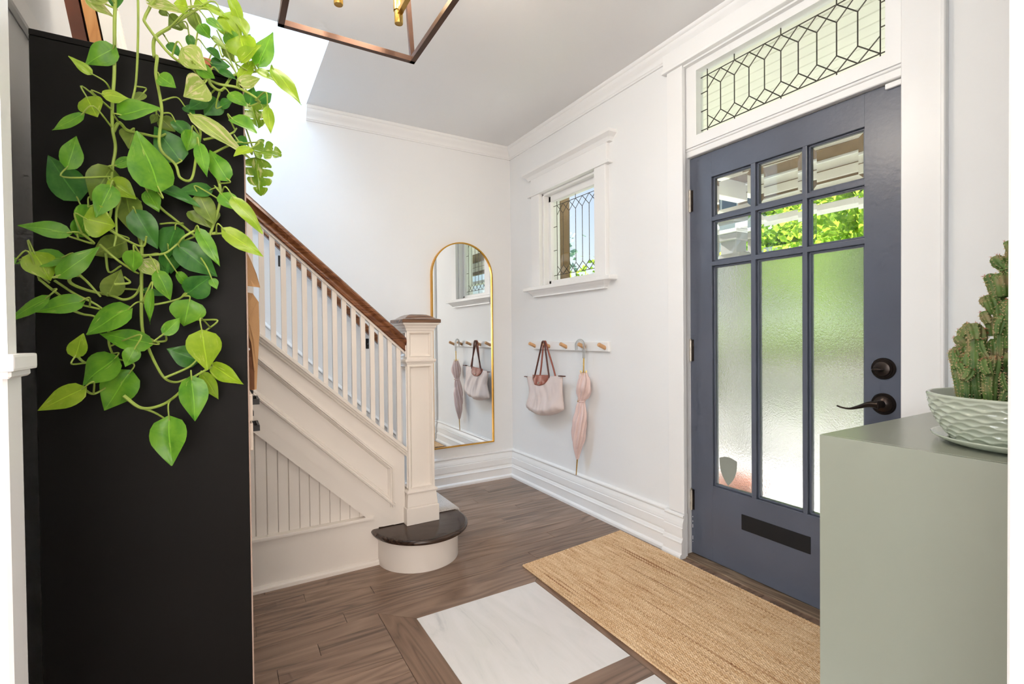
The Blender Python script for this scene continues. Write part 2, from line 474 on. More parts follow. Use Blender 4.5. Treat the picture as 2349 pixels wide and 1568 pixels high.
def mk_glass(name, rough, ior, bstr, bscale, col=(1, 1, 1, 1), haze=0.0):
    m, nt, b = new_mat(name)
    nt.nodes.remove(b)
    g = nt.nodes.new('ShaderNodeBsdfGlass'); g.inputs['Roughness'].default_value = rough; g.inputs['IOR'].default_value = ior
    g.inputs['Color'].default_value = col
    n = noise_node(nt, tex_coord(nt).outputs['Vector'], bscale, 2, 0.5)
    bp = nt.nodes.new('ShaderNodeBump'); bp.inputs['Strength'].default_value = bstr; bp.inputs['Distance'].default_value = 0.003
    link(nt, n.outputs['Fac'], bp.inputs['Height']); link(nt, bp.outputs[0], g.inputs['Normal'])
    out_ = g.outputs[0]
    if haze:
        tl = nt.nodes.new('ShaderNodeBsdfTranslucent'); tl.inputs['Color'].default_value = (0.95, 0.97, 0.95, 1)
        mh = nt.nodes.new('ShaderNodeMixShader'); mh.inputs[0].default_value = haze
        link(nt, g.outputs[0], mh.inputs[1]); link(nt, tl.outputs[0], mh.inputs[2]); out_ = mh.outputs[0]
    link(nt, out_, nt.nodes['Material Output'].inputs['Surface'])
mk_glass('bevel_glass', 0.0, 1.45, 0.01, 10)
mk_glass('frosted_glass', 0.13, 1.2, 0.7, 150, haze=0.22)
mk_glass('acrylic', 0.10, 1.35, 0.0, 10, haze=0.35)

def mk_mirror():
    m, nt, b = new_mat('mirror_glass')
    b.inputs['Base Color'].default_value = (0.9, 0.92, 0.92, 1); b.inputs['Metallic'].default_value = 1.0
    n = noise_node(nt, tex_coord(nt).outputs['Vector'], 3, 1)
    r = ramp(nt, n.outputs['Fac'], [(0, (0.0, 0.0, 0.0, 1)), (1, (0.012, 0.012, 0.012, 1))])
    link(nt, r.outputs['Color'], b.inputs['Roughness'])
mk_mirror()

def mk_cactus():
    m, nt, b = new_mat('cactus_green')
    tc = nt.nodes.new('ShaderNodeTexCoord')
    n = noise_node(nt, tc.outputs['Object'], 18, 4, 0.6)
    r = ramp(nt, n.outputs['Fac'], [(0.34, srgb(58, 88, 34)), (0.52, srgb(92, 118, 54)), (0.66, srgb(142, 126, 88))])
    link(nt, r.outputs['Color'], b.inputs['Base Color']); b.inputs['Roughness'].default_value = 0.55
mk_cactus()

def mk_bulb():
    m, nt, b = new_mat('bulb_glow')
    b.inputs['Emission Color'].default_value = (1.0, 0.72, 0.38, 1); b.inputs['Emission Strength'].default_value = 25
    n = noise_node(nt, tex_coord(nt).outputs['Vector'], 4)
    r = ramp(nt, n.outputs['Fac'], [(0, (1, .9, .7, 1)), (1, (1, .95, .8, 1))]); link(nt, r.outputs['Color'], b.inputs['Base Color'])
mk_bulb()
# ================================================================== STRUCTURE
CEIL = 2.66
XW, YW = -3.495, 2.05            # mirror wall plane, door wall plane
XE, YS = 3.2, -3.2               # far walls of the living room behind the camera

# ---- floor: sub-floor, oak boards, inlaid marble tiles with mitred border
sub = MB().box(XW, XE, YS, YW + 0.16, -0.12, -0.004).build('floor', 'oak_subfloor')
tag(sub, kind='structure')
PW = 0.083
FX0, FX1, FY0, FY1 = -2.049, -0.472, 0.544, 1.366     # outer edge of the border round the tiles
ends = {14: [0.575], 15: [0.10, 1.385], 11: [0.15], 12: [1.0], 13: [0.30, 1.62], 10: [0.9], 9: [1.5], 16: [0.42], 8: [1.15], 7: [1.7, .6], 6: [1.3]}
rnd = random.Random(5)
def plank(x0, x1, y0, y1, m='oak_floor'):
    g = 0.0006
    dz = rnd.uniform(-0.0004, 0.0)
    mb = MB()
    x0 += g; x1 -= g; y0 += g; y1 -= g
    c = 0.0008
    v = [(x0, y0, -0.01), (x1, y0, -0.01), (x1, y1, -0.01), (x0, y1, -0.01),
         (x0, y0, dz - c), (x1, y0, dz - c), (x1, y1, dz - c), (x0, y1, dz - c),
         (x0 + c, y0 + c, dz), (x1 - c, y0 + c, dz), (x1 - c, y1 - c, dz), (x0 + c, y1 - c, dz)]
    f = [(0, 1, 5, 4), (1, 2, 6, 5), (2, 3, 7, 6), (3, 0, 4, 7), (4, 5, 9, 8), (5, 6, 10, 9), (6, 7, 11, 10), (7, 4, 8, 11), (8, 9, 10, 11)]
    mb.add(v, f)
    return mb.build('plank', m, sub)
i = 0
x = -3.46
while x < 0.6:
    x1 = x + PW
    ys = [-0.75]
    if i in ends: ys += sorted(ends[i])
    else:
        y = -0.75 + rnd.uniform(0.3, 1.1)
        while y < 1.7:
            ys.append(y); y += rnd.uniform(0.6, 1.3)
    ys.append(YW + 0.0)
    for a, b in zip(ys[:-1], ys[1:]):
        if x1 > FX0 + 0.01 and x < FX1 - 0.01:
            if a < FY0: plank(x, x1, a, min(b, FY0))
            if b > FY1: plank(x, x1, max(a, FY1), b)
        else:
            plank(x, x1, a, b)
    x = x1; i += 1
# far part of the floor, too far from the lens to tell boards apart
MB().box(0.607, XE, YS, YW, -0.01, 0).build('floor_boards_far', 'oak_floor', sub)['kind'] = 'stuff'
o = MB().box(XW, 0.607, YS, -0.75, -0.01, 0).build('floor_boards_far', 'oak_floor', sub); o['kind'] = 'stuff'
# tiles
TILES = [(-1.930, -1.306), (-1.192, -0.59)]
TY0, TY1 = 0.669, 1.246
for a, b in TILES:
    MB().bbox(a + .0006, b - .0006, TY0 + .0006, TY1 - .0006, -0.012, 0.0002, 0.0008).build('tile', 'marble', sub)
def border(poly, m):
    MB().prism(poly, 'Z', -0.012, -0.0001).build('border_plank', m, sub)
g = .0006
border([(FX0 + g, FY0 + g), (FX1 - g, FY0 + g), (-0.59 - g, TY0 - g), (-1.93 + g, TY0 - g)], 'oak_border')
border([(FX0 + g, FY1 - g), (FX1 - g, FY1 - g), (-0.59 - g, TY1 + g), (-1.93 + g, TY1 + g)], 'oak_border')
border([(FX0 + g, FY0 + g * 2), (-1.93 - g, TY0 + g), (-1.93 - g, TY1 - g), (FX0 + g, FY1 - g * 2)], 'oak_floor')
border([(FX1 - g, FY0 + g * 2), (-0.59 + g, TY0 + g), (-0.59 + g, TY1 - g), (FX1 - g, FY1 - g * 2)], 'oak_floor')
border([(-1.306 + g, TY0 + g), (-1.192 - g, TY0 + g), (-1.192 - g, TY1 - g), (-1.306 + g, TY1 - g)], 'oak_floor')

# ---- ceiling with the stairwell opening
WX, WY = -2.62, 0.497
m = MB().box(WX, XE, YS, YW + 0.16, CEIL, CEIL + 0.25).box(XW, WX, WY, YW + 0.16, CEIL, CEIL + 0.25)
tag(m.build('ceiling', 'ceiling_paint'), kind='structure')

# ---- walls
def wall(name, mb, m='wall_paint'): return tag(mb.build(name, m), kind='structure')
HZ = 5.05
wall('wall_mirror_side', MB().box(XW - 0.15, XW, YS, YW + 0.16, -0.12, HZ))
# door wall with door + transom opening and the small window opening
DX0, DX1, DZ1 = -1.770, -0.785, 2.525
WX0, WX1, WZ0, WZ1 = -3.034, -2.414, 1.505, 2.185
m = MB()
T0, T1 = YW, YW + 0.16
m.box(XW, WX0, T0, T1, -0.12, CEIL).box(WX0, WX1, T0, T1, -0.12, WZ0).box(WX0, WX1, T0, T1, WZ1, CEIL)
m.box(WX1, DX0, T0, T1, -0.12, CEIL).box(DX0, DX1, T0, T1, DZ1, CEIL).box(DX1, XE, T0, T1, -0.12, CEIL)
m.box(DX0, DX1, T0, T1, -0.12, -0.02)
wall('wall_door_side', m)
wall('wall_right', MB().box(-0.198, XE, 0.80, 0.93, 0, CEIL))
wall('wall_left', MB().box(-2.5, -0.965, -0.62, -0.47, 0, CEIL))
wall('wall_stair', MB().box(WX, -2.5, YS, -0.055, 0, CEIL).box(WX, -2.5, YS, WY, CEIL + 0.25, HZ).box(WX, -2.5, -0.055, WY, CEIL + 0.2501, HZ))
wall('wall_stair_head', MB().box(XW, WX, WY, WY + 0.12, CEIL + 0.25, HZ))
wall('wall_living_far', MB().box(XE, XE + 0.15, YS, -2.6, 0, CEIL).box(XE, XE + 0.15, 0.1, YW, 0, CEIL).box(XE, XE + 0.15, -2.6, 0.1, 0, 0.65).box(XE, XE + 0.15, -2.6, 0.1, 2.45, CEIL))
wall('wall_living_side', MB().box(XW, -0.4, YS - 0.15, YS, 0, CEIL).box(2.2, XE, YS - 0.15, YS, 0, CEIL).box(-0.4, 2.2, YS - 0.15, YS, 0, 0.65).box(-0.4, 2.2, YS - 0.15, YS, 2.45, CEIL).box(XW, -2.5, YS - 0.15, YS, CEIL, HZ))
wall('wall_stair_top', MB().box(XW, -2.5, YS, WY + 0.12, HZ, HZ + 0.1))

# ---- crown moulding
CROWN = [(0, 0), (0, -0.088), (0.010, -0.088), (0.012, -0.080), (0.016, -0.077), (0.018, -0.066), (0.026, -0.052), (0.038, -0.040), (0.043, -0.028), (0.043, -0.020), (0.050, -0.016), (0.054, -0.006), (0.054, 0)]
t = thing('trim_1', (XW, WY, CEIL), kind='structure')
MB().sweep(CROWN, (XW, 0.50, CEIL), (XW, YW, CEIL), (1, 0, 0), (0, 0, 1)).build('crown_moulding', 'trim_paint', t, True)
t = thing('trim_2', (XW, YW, CEIL), kind='structure')
MB().sweep(CROWN, (XW, YW, CEIL), (XE, YW, CEIL), (0, -1, 0), (0, 0, 1)).build('crown_moulding', 'trim_paint', t, True)

# ---- baseboards
BASE = [(0, 0), (0.040, 0), (0.040, 0.016), (0.036, 0.023), (0.030, 0.026), (0.028, 0.028), (0.028, 0.076), (0.031, 0.079), (0.031, 0.084), (0.026, 0.087), (0.022, 0.098), (0.019, 0.102),
        (0.019, 0.110), (0.024, 0.113), (0.024, 0.156), (0.019, 0.160), (0.022, 0.164), (0.019, 0.180), (0.012, 0.200), (0.009, 0.204), (0.016, 0.207), (0.018, 0.213), (0.016, 0.219), (0.008, 0.224), (0, 0.226)]
t = thing('baseboard_mirror', (XW, 1.2, 0), kind='structure')
MB().sweep(BASE, (XW, 1.15, 0), (XW, YW, 0), (1, 0, 0), (0, 0, 1)).build('moulding', 'trim_paint', t)
t = thing('baseboard_door', (-2.6, YW, 0), kind='structure')
MB().sweep(BASE, (XW, YW, 0), (-1.845, YW, 0), (0, -1, 0), (0, 0, 1)).build('moulding', 'trim_paint', t)
BASE2 = [(a + (0.018 if a > 0 else 0), b) for a, b in BASE]
MB().sweep(BASE2, (-1.850, YW, 0), (-1.727, YW, 0), (0, -1, 0), (0, 0, 1)).build('plinth_block', 'trim_paint', t)
t = thing('baseboard_right', (-0.3, YW, 0), kind='structure')
MB().sweep(BASE, (-0.672, YW, 0), (XE, YW, 0), (0, -1, 0), (0, 0, 1)).build('moulding', 'trim_paint', t)

# ---- door casing, jambs, header, transom bar
t = thing('trim_3', (-1.28, YW, 0), kind='structure')
YC = 2.026
MB().bbox(-1.828, -1.729, YC, YW, 0.226, 2.505, 0.002).build('casing', 'trim_paint', t)
MB().bbox(-0.795, -0.678, YC, YW, 0.0, 2.505, 0.003).build('casing', 'trim_paint', t)
MB().bbox(-0.685, -0.672, YC - 0.006, YW, 0.0, 2.505, 0.003).build('casing_edge', 'trim_paint', t)
MB().box(-1.768, -1.7455, YC + .004, YW + 0.12, 0.0, 2.505).build('jamb', 'trim_paint', t)
MB().box(-0.800, -0.786, YC + .02, YW + 0.12, 0.0, 2.505).build('jamb', 'trim_paint', t)
MB().bbox(-1.846, -0.660, YC - 0.010, YW, 2.520, 2.600, 0.002).build('header_board', 'trim_paint', t)
MB().bbox(-1.852, -0.655, YC - 0.016, YW, 2.505, 2.522, 0.005, 2).build('header_bead', 'trim_paint', t)
MB().box(-1.752, -0.786, YC + 0.012, YW + 0.12, 2.497, 2.53).build('jamb_head', 'trim_paint', t)
MB().bbox(-1.752, -0.786, 2.075, 2.16, 2.049, 2.088, 0.003).build('transom_bar', 'trim_paint', t)
MB().bbox(-1.752, -0.786, 2.068, 2.10, 2.078, 2.090, 0.003).build('transom_bead', 'trim_paint', t)
MB().bbox(-1.90, -0.66, 2.035, 2.20, -0.02, 0.008, 0.004).build('threshold', 'threshold_wood', t)

# ---- leaded glass: vertical bars ending in a criss-cross top and bottom, inside a border strip
def leaded(parent, xs, y, zt, zl, zh, zb, gx0, gx1, gz0, gz1, bord_v, r=0.0025):
    """xs: upright positions incl. the two border leads; zb..zt border leads, zl..zh ends of the uprights"""
    n = len(xs)
    segs = []
    def S(a, b): segs.append((a, b))
    S((gx0, zb), (gx1, zb)); S((gx0, zt), (gx1, zt))
    S((xs[0], gz0), (xs[0], gz1)); S((xs[-1], gz0), (xs[-1], gz1))
    for k in range(1, n - 1): S((xs[k], zl), (xs[k], zh))
    for k in range(n - 1):
        # criss-cross: from upright k foot to the border at k+1 and the other way round
        if k > 0:
            S((xs[k], zl), (xs[k + 1], zb)); S((xs[k], zh), (xs[k + 1], zt))
        else:
            S((xs[0], zl), (xs[1], zb)); S((xs[0], zh), (xs[1], zt))
        if k < n - 2:
            S((xs[k + 1], zl), (xs[k], zb)); S((xs[k + 1], zh), (xs[k], zt))
        else:
            S((xs[n - 1], zl), (xs[k], zb)); S((xs[n - 1], zh), (xs[k], zt))
    for bx in bord_v:
        S((bx, gz0), (bx, zb)); S((bx, zt), (bx, gz1))
    for bz in (zb + (zt - zb) * .36, zb + (zt - zb) * .70):
        S((gx0, bz), (xs[0], bz)); S((xs[-1], bz), (gx1, bz))
    for a, b in segs:
        MB().tube([(a[0], y, a[1]), (b[0], y, b[1])], r, 6).build('lead_came', 'lead', parent, True)
    def pane(poly):
        MB().prism(poly, 'Y', y - 0.0012, y + 0.0012).build('pane', 'clear_glass', parent)
    for k in range(n - 1):
        a, b = xs[k], xs[k + 1]; mx = (a + b) / 2; ml, mh = (zl + zb) / 2, (zh + zt) / 2
        pane([(a, zl), (mx, ml), (b, zl), (b, zh), (mx, mh), (a, zh)])
        pane([(a, zb), (b, zb), (mx, ml)]); pane([(a, zt), (mx, mh), (b, zt)])
        if k > 0:
            p = (xs[k - 1] + a) / 2
            pane([(a, zl), (p, ml), (a, zb), (mx, ml)]); pane([(a, zh), (mx, mh), (a, zt), (p, mh)])
    pane([(xs[0], zl), (xs[0], zb), ((xs[0] + xs[1]) / 2, (zl + zb) / 2)]); pane([(xs[0], zh), ((xs[0] + xs[1]) / 2, (zh + zt) / 2), (xs[0], zt)])
    pane([(xs[-1], zl), ((xs[-1] + xs[-2]) / 2, (zl + zb) / 2), (xs[-1], zb)]); pane([(xs[-1], zh), (xs[-1], zt), ((xs[-1] + xs[-2]) / 2, (zh + zt) / 2)])
    zs = [gz0, zb, zb + (zt - zb) * .36, zb + (zt - zb) * .70, zt, gz1]
    for p, q in zip(zs[:-1], zs[1:]):
        pane([(gx0, p), (xs[0], p), (xs[0], q), (gx0, q)]); pane([(xs[-1], p), (gx1, p), (gx1, q), (xs[-1], q)])
    bx = [xs[0]] + list(bord_v) + [xs[-1]]
    for p, q in zip(bx[:-1], bx[1:]):
        pane([(p, gz0), (q, gz0), (q, zb), (p, zb)]); pane([(p, zt), (q, zt), (q, gz1), (p, gz1)])

# transom over the door
tw = thing('window_2', (-1.27, 2.10, 2.29), kind='structure')
mb = MB().box(-1.750, -1.672, 2.062, 2.115, 2.09, 2.497).box(-0.856, -0.788, 2.062, 2.115, 2.09, 2.497)
mb.box(-1.672, -0.856, 2.062, 2.115, 2.09, 2.141).box(-1.672, -0.856, 2.062, 2.115, 2.462, 2.497)
mb.build('sash', 'trim_paint', tw)
xs = [-1.6345 + k * 0.07475 for k in range(11)]
leaded(tw, xs, 2.10, 2.433, 2.234, 2.364, 2.169, -1.672, -0.856, 2.141, 2.462, [xs[2] + .0, xs[5], xs[8]])

# small window in the door wall
w1 = thing('window_1', (-2.724, YW, 1.5), kind='structure')
OC = -2.724
for s in (-1, 1):
    x0, x1 = sorted((OC + s * 0.31, OC + s * 0.416))
    MB().bbox(x0, x1, 2.022, YW, WZ0, WZ1, 0.002).build('casing', 'trim_paint', w1)
    x0, x1 = sorted((OC + s * 0.31, OC + s * 0.292))
    MB().bbox(x0, x1, 2.052, 2.14, WZ0, WZ1 - .002, 0.002).build('stop', 'trim_paint', w1)
    x0, x1 = sorted((OC + s * 0.262, OC + s * 0.312))
    MB().bbox(x0, x1, 2.095, 2.14, WZ0, WZ1 - .02, 0.003).build('sash_stile', 'trim_paint', w1)
MB().bbox(OC - .29, OC + .29, 2.095, 2.14, 1.512, 1.548, 0.003).build('sash_rail', 'trim_paint', w1)
MB().bbox(OC - .29, OC + .29, 2.095, 2.14, 2.121, 2.183, 0.003).build('sash_rail', 'trim_paint', w1)
MB().bbox(OC - .31, OC + .31, 2.052, 2.14, 2.168, 2.185, 0.002).build('stop', 'trim_paint', w1)
MB().bbox(OC - .455, OC + .455, 2.012, YW, 2.184, 2.200, 0.004, 2).build('fillet', 'trim_paint', w1)
MB().bbox(OC - .425, OC + .425, 2.024, YW, 2.200, 2.315, 0.002).build('frieze_board', 'trim_paint', w1)
prof = [(0, 0), (0.028, 0), (0.030, 0.006), (0.040, 0.022), (0.058, 0.036), (0.064, 0.040), (0.064, 0.058), (0, 0.058)]
def cornice(prof, x0, x1, z):
    """profile (depth, height) returned round both ends"""
    v = []; f = []
    n = len(prof)
    for s, x in ((0, x0), (1, x1)):
        for d, h in prof:
            e = max(0, d - 0.028)
            v.append((x - e if s == 0 else x + e, YW - d, z + h))
    for k in range(n): f.append((k, (k + 1) % n, n + (k + 1) % n, n + k))
    v += [(x0, YW, z + h) if False else (v[k][0], YW, v[k][2]) for k in range(n)]
    v += [(v[n + k][0], YW, v[n + k][2]) for k in range(n)]
    for k in range(n - 1):
        f.append((k, k + 1, 2 * n + k + 1, 2 * n + k)); f.append((n + k, n + k + 1, 3 * n + k + 1, 3 * n + k))
    return v, f
obj('cornice', cornice(prof, OC - .455, OC + .455, 2.312), 'trim_paint', w1)
MB().bbox(OC - .488, OC + .488, 1.985, 2.10, 1.478, 1.507, 0.010, 3).build('window_stool', 'trim_paint', w1, True)
prof2 = [(0, 0), (0.022, 0), (0.022, 0.01), (0.030, 0.022), (0.044, 0.036), (0.052, 0.046), (0, 0.046)]
obj('apron', cornice([(d + .006 if d > 0 else 0, h) for d, h in prof2], OC - .40, OC + .40, 1.432), 'trim_paint', w1)
xs = [-2.944 + k * 0.0728 for k in range(7)]
leaded(w1, xs, 2.12, 2.091, 1.650, 2.021, 1.585, -2.986, -2.462, 1.548, 2.121, [xs[3]], r=0.0022)

# ---- front door
D = thing('door_1', (-1.276, 2.12, 0.01), kind='structure')
tag(D, label='slate blue front door with nine glass panes and black mail slot')
Y0, Y1 = 2.100, 2.145
VX = [(-1.745, -1.614), (-1.405, -1.382), (-1.171, -1.152), (-0.940, -0.808)]
HZs = [(0.012, 0.390), (1.483, 1.505), (1.705, 1.726), (1.922, 2.046)]
mb = MB()
mb.bbox(VX[0][0], VX[0][1], Y0, Y1, 0.012, 2.046, 0.0015).bbox(VX[3][0], VX[3][1], Y0, Y1, 0.012, 2.046, 0.0015)
mb.bbox(VX[0][1] - .002, VX[3][0] + .002, Y0 + .0003, Y1 - .0003, HZs[0][0], HZs[0][1], 0.0015).bbox(VX[0][1] - .002, VX[3][0] + .002, Y0 + .0003, Y1 - .0003, HZs[3][0], HZs[3][1], 0.0015)
mb.build('door_frame', 'door_paint', D)
for a, b in VX[1:3]:
    MB().bbox(a, b, Y0 + .0008, Y1 - .001, 0.389, 1.923, 0.003, 2).build('muntin', 'door_paint', D)
for a, b in HZs[1:3]:
    MB().bbox(-1.616, -0.938, Y0 + .001, Y1 - .001, a, b, 0.003, 2).build('muntin', 'door_paint', D)
cols = [(-1.614, -1.405), (-1.382, -1.171), (-1.152, -0.940)]
rows = [(0.390, 1.483), (1.505, 1.705), (1.726, 1.922)]
for ci, (a, b) in enumerate(cols):
    for ri, (c, d) in enumerate(rows):
        # glazing bead round the opening
        mb = MB(); w = 0.009
        for (p, q, r_, s_) in ((a, a + w, c, d), (b - w, b, c, d), (a, b, c, c + w), (a, b, d - w, d)):
            mb.bbox(p, q, Y0 + 0.012, Y1 - 0.006, r_, s_, 0.003)
        mb.build('glazing_bead', 'door_paint', D)
        e = 0.005
        if ri == 0:
            MB().box(a + e, b - e, 2.124, 2.127, c + e, d - e).build('pane', 'frosted_glass', D)
        else:
            x0, x1, z0, z1 = a + e, b - e, c + e, d - e; k = 0.024
            yf, yb, yi = 2.1235, 2.1275, 2.1205
            v = [(x0, yb, z0), (x1, yb, z0), (x1, yb, z1), (x0, yb, z1), (x0, yf, z0), (x1, yf, z0), (x1, yf, z1), (x0, yf, z1),
                 (x0 + k, yi, z0 + k), (x1 - k, yi, z0 + k), (x1 - k, yi, z1 - k), (x0 + k, yi, z1 - k)]
            f = [(0, 1, 2, 3), (0, 4, 5, 1), (1, 5, 6, 2), (2, 6, 7, 3), (3, 7, 4, 0), (4, 8, 9, 5), (5, 9, 10, 6), (6, 10, 11, 7), (7, 11, 8, 4), (8, 11, 10, 9)]
            obj('pane', (v, f), 'bevel_glass', D)
MB().bbox(-1.455, -1.139, 2.0965, 2.101, 0.227, 0.299, 0.001).build('mail_slot', 'mail_slot_black', D)
# shield sticker on the lower left pane
sh = []
for k in range(9):
    u = k / 8; sh.append((-1.592 + 0.097 * u, 0.533 + 0.013 * math.sin(u * math.pi)))
for k in range(1, 9):
    u = k / 8; sh.append((-1.495 - 0.0485 * u ** 2.6, 0.533 - 0.128 * u))
for k in range(7, 0, -1):
    u = k / 8; sh.append((-1.592 + 0.0485 * u ** 2.6, 0.533 - 0.128 * u))
MB().prism(sh, 'Y', 2.1225, 2.1238).build('shield_sticker', 'sticker_grey', D)
# hinges
for z0, z1 in ((1.773, 1.889), (1.004, 1.122), (0.234, 0.346)):
    h = MB().cyl((-1.7385, 2.0925, z0 + .006), (-1.7385, 2.0925, z1 - .006), 0.0068, 12).build('hinge', 'hinge_metal', D, True)
    for zz in (z0, z1 - 0.006):
        MB().lathe([(0.002, 0), (0.0055, 0.002), (0.006, 0.006)], (-1.7385, 2.0925, zz), 'Z', 10).build('finial', 'hinge_metal', h, True)
    MB().box(-1.7445, -1.724, 2.097, 2.1005, z0 + .004, z1 - .004).build('hinge_leaf', 'dark_bronze', h)
# deadbolt and lever
db = MB().lathe([(0.040, 0), (0.040, -0.004), (0.037, -0.008), (0.034, -0.008), (0.032, -0.013), (0.029, -0.013), (0.026, -0.018), (0.012, -0.022), (0.0, -0.022)], (-0.876, 2.100, 1.014), 'Y', 32).build('deadbolt', 'dark_bronze', D, True)
bm = bmesh.new(); bmesh.ops.create_uvsphere(bm, u_segments=16, v_segments=10, radius=1)
for v in bm.verts: v.co = Vector((-0.884 + v.co.x * 0.021, 2.072 + v.co.y * 0.012, 1.012 + v.co.z * 0.007))
obj('thumb_turn', bm, 'dark_bronze', db, True)
lv = MB().lathe([(0.040, 0), (0.040, -0.004), (0.037, -0.008), (0.034, -0.008), (0.032, -0.013), (0.029, -0.013), (0.024, -0.018), (0.015, -0.022), (0.014, -0.048), (0.0, -0.048)], (-0.876, 2.100, 0.884), 'Y', 32).build('lever_set', 'dark_bronze', D, True)
pts = catmull([(-0.872, 2.048, 0.884), (-0.900, 2.044, 0.884), (-0.930, 2.040, 0.872), (-0.960, 2.036, 0.862), (-0.985, 2.034, 0.863), (-1.004, 2.034, 0.868)], 5)
MB().tube(pts, [0.014 - 0.0105 * min(1, k / (len(pts) * .6)) for k in range(len(pts))], 12).build('lever', 'dark_bronze', lv, True)
MB().bbox(-0.868, -0.813, 2.088, 2.1005, 2.026, 2.046, 0.002).build('door_sensor', 'trim_paint', D)
for z0, z1 in ((0.196, 0.202), (0.172, 0.178), (0.142, 0.160), (0.080, 0.100), (0.068, 0.071)):
    MB().box(-1.7375, -1.7350, 2.0995, 2.1003, z0, z1).build('paint_chip', 'trim_paint', D)

# ---- trims near the camera: half column on a pedestal at the left, casing at the right
t = thing('trim_4', (-0.95, -0.45, 0), kind='structure')
MB().bbox(-0.987, -0.925, -0.62, -0.252, 0.0, 1.105, 0.004).build('pedestal', 'trim_paint', t)
MB().bbox(-0.998, -0.915, -0.64, -0.245, 1.098, 1.110, 0.003).build('pedestal_bead', 'trim_paint', t)
MB().bbox(-1.005, -0.905, -0.65, -0.239, 1.108, 1.131, 0.004, 2).build('pedestal_cap', 'trim_paint', t)
mb = MB()
v = [(-0.966, -0.62, 1.131), (-0.932, -0.62, 1.131), (-0.932, -0.252, 1.131), (-0.966, -0.252, 1.131), (-0.975, -0.62, CEIL), (-0.937, -0.62, CEIL), (-0.937, -0.260, CEIL), (-0.990, -0.260, CEIL)]
mb.add(v, [(0, 3, 2, 1), (4, 5, 6, 7), (0, 1, 5, 4), (1, 2, 6, 5), (2, 3, 7, 6), (3, 0, 4, 7)]).build('column', 'trim_paint', t)
t = thing('trim_5', (-0.15, 0.8, 0), kind='structure')
MB().bbox(-0.2035, -0.19, 0.785, 0.95, 0, CEIL, 0.003).build('casing', 'trim_paint', t)
t = thing('trim_6', (-1.7, -0.47, 2.06), kind='structure')
MB().bbox(-2.5, -0.99, -0.470, -0.450, 2.02, 2.085, 0.004).build('picture_rail', 'trim_paint', t)
# ================================================================== STAIRCASE
ST = thing('staircase', (-2.5, 0.45, 0), 'white painted staircase with square balusters, brown handrail and bullnose bottom step', 'staircase')
XS = -2.500                                   # outer face of the stair side
def zs(y): return 0.573 + 0.895 * (0.821 - y)        # top of the shoe rail
def zr(y): return 1.064 + 0.900 * (0.827 - y)        # underside of the handrail
def zb_(y): return 0.186 + 0.975 * (0.672 - y)       # lower edge of the stringer
def slope_poly(y0, y1, flo, fhi): return [(y0, flo(y0)), (y1, flo(y1)), (y1, fhi(y1)), (y0, fhi(y0))]
YL = -0.055
# closed stringer body
MB().prism([(YL, zb_(YL)), (0.674, zb_(0.674)), (0.70, 0.182), (0.812, 0.182), (0.812, zs(0.812) - 0.035), (YL, zs(YL) - 0.035)], 'X', XS - 0.040, XS - 0.012).build('stringer', 'stair_paint', ST)
# raised frame round the recessed panel
def pt(y): return 0.481 + 0.960 * (0.752 - y)        # top edge of the panel
def pb(y): return 0.278 + 0.970 * (0.750 - y)        # bottom edge
fr = MB()
fr.prism(slope_poly(YL, 0.812, pt, lambda y: zs(y) - 0.030), 'X', XS - 0.013, XS)
fr.prism([(0.752, pb(0.752)), (0.812, pb(0.812)), (0.812, pt(0.812)), (0.752, pt(0.752))], 'X', XS - 0.013, XS)
def gl(y): return pb(y) - 0.095
fr.prism([(YL, gl(YL)), (0.752, gl(0.752)), (0.812, 0.182), (0.812, pb(0.812)), (YL, pb(YL))], 'X', XS - 0.013, XS)
fr.build('panel_frame', 'stair_paint', ST)
MB().prism([(YL, zb_(YL)), (0.674, zb_(0.674)), (0.70, 0.182), (0.765, 0.182), (YL, gl(YL) - .0015)], 'X', XS - 0.013, XS - 0.0015).build('lower_band', 'stair_paint', ST)
# panel mouldings (ogee strips inside the frame)
def strip(y0, z0, y1, z1, out, w=0.026):
    """strip from (y0,z0) to (y1,z1); out = unit (dy,dz) pointing into the panel"""
    prof = [(0, 0.003), (0.002, 0.015), (0.008, 0.017), (0.010, 0.008), (0.013, 0.006), (0.016, 0.007), (0.018, 0.001), (w * .9, -0.004), (w, -0.012), (0, -0.012)]
    return MB().sweep(prof, (XS, y0, z0), (XS, y1, z1), (0, out[0], out[1]), (1, 0, 0)).build('panel_moulding', 'stair_paint', ST)
strip(YL, pt(YL), 0.752, pt(0.752), (-0.69, -0.72))
strip(YL, pb(YL), 0.752, pb(0.752), (0.69, 0.72))
strip(0.752, pb(0.752) - .0, 0.752, pt(0.752), (-1, 0))
# shoe rail and its mouldings
sl = Vector((0, 1, -0.895)).normalized(); nn = Vector((0, 0.895, 1)).normalized()
prof = [(-0.032, 0.0), (0.026, 0.0), (0.030, -0.004), (0.030, -0.017), (0.026, -0.021), (0.019, -0.021), (0.019, -0.028), (0.022, -0.031), (0.019, -0.035), (0.012, -0.035), (0.012, -0.042), (0.014, -0.045), (0.010, -0.049), (0.0, -0.049), (-0.032, -0.049)]
MB().sweep(prof, (XS, YL, zs(YL)), (XS, 0.82, zs(0.82)), (1, 0, 0), (0, 0, 1)).build('shoe_rail', 'stair_paint', ST)
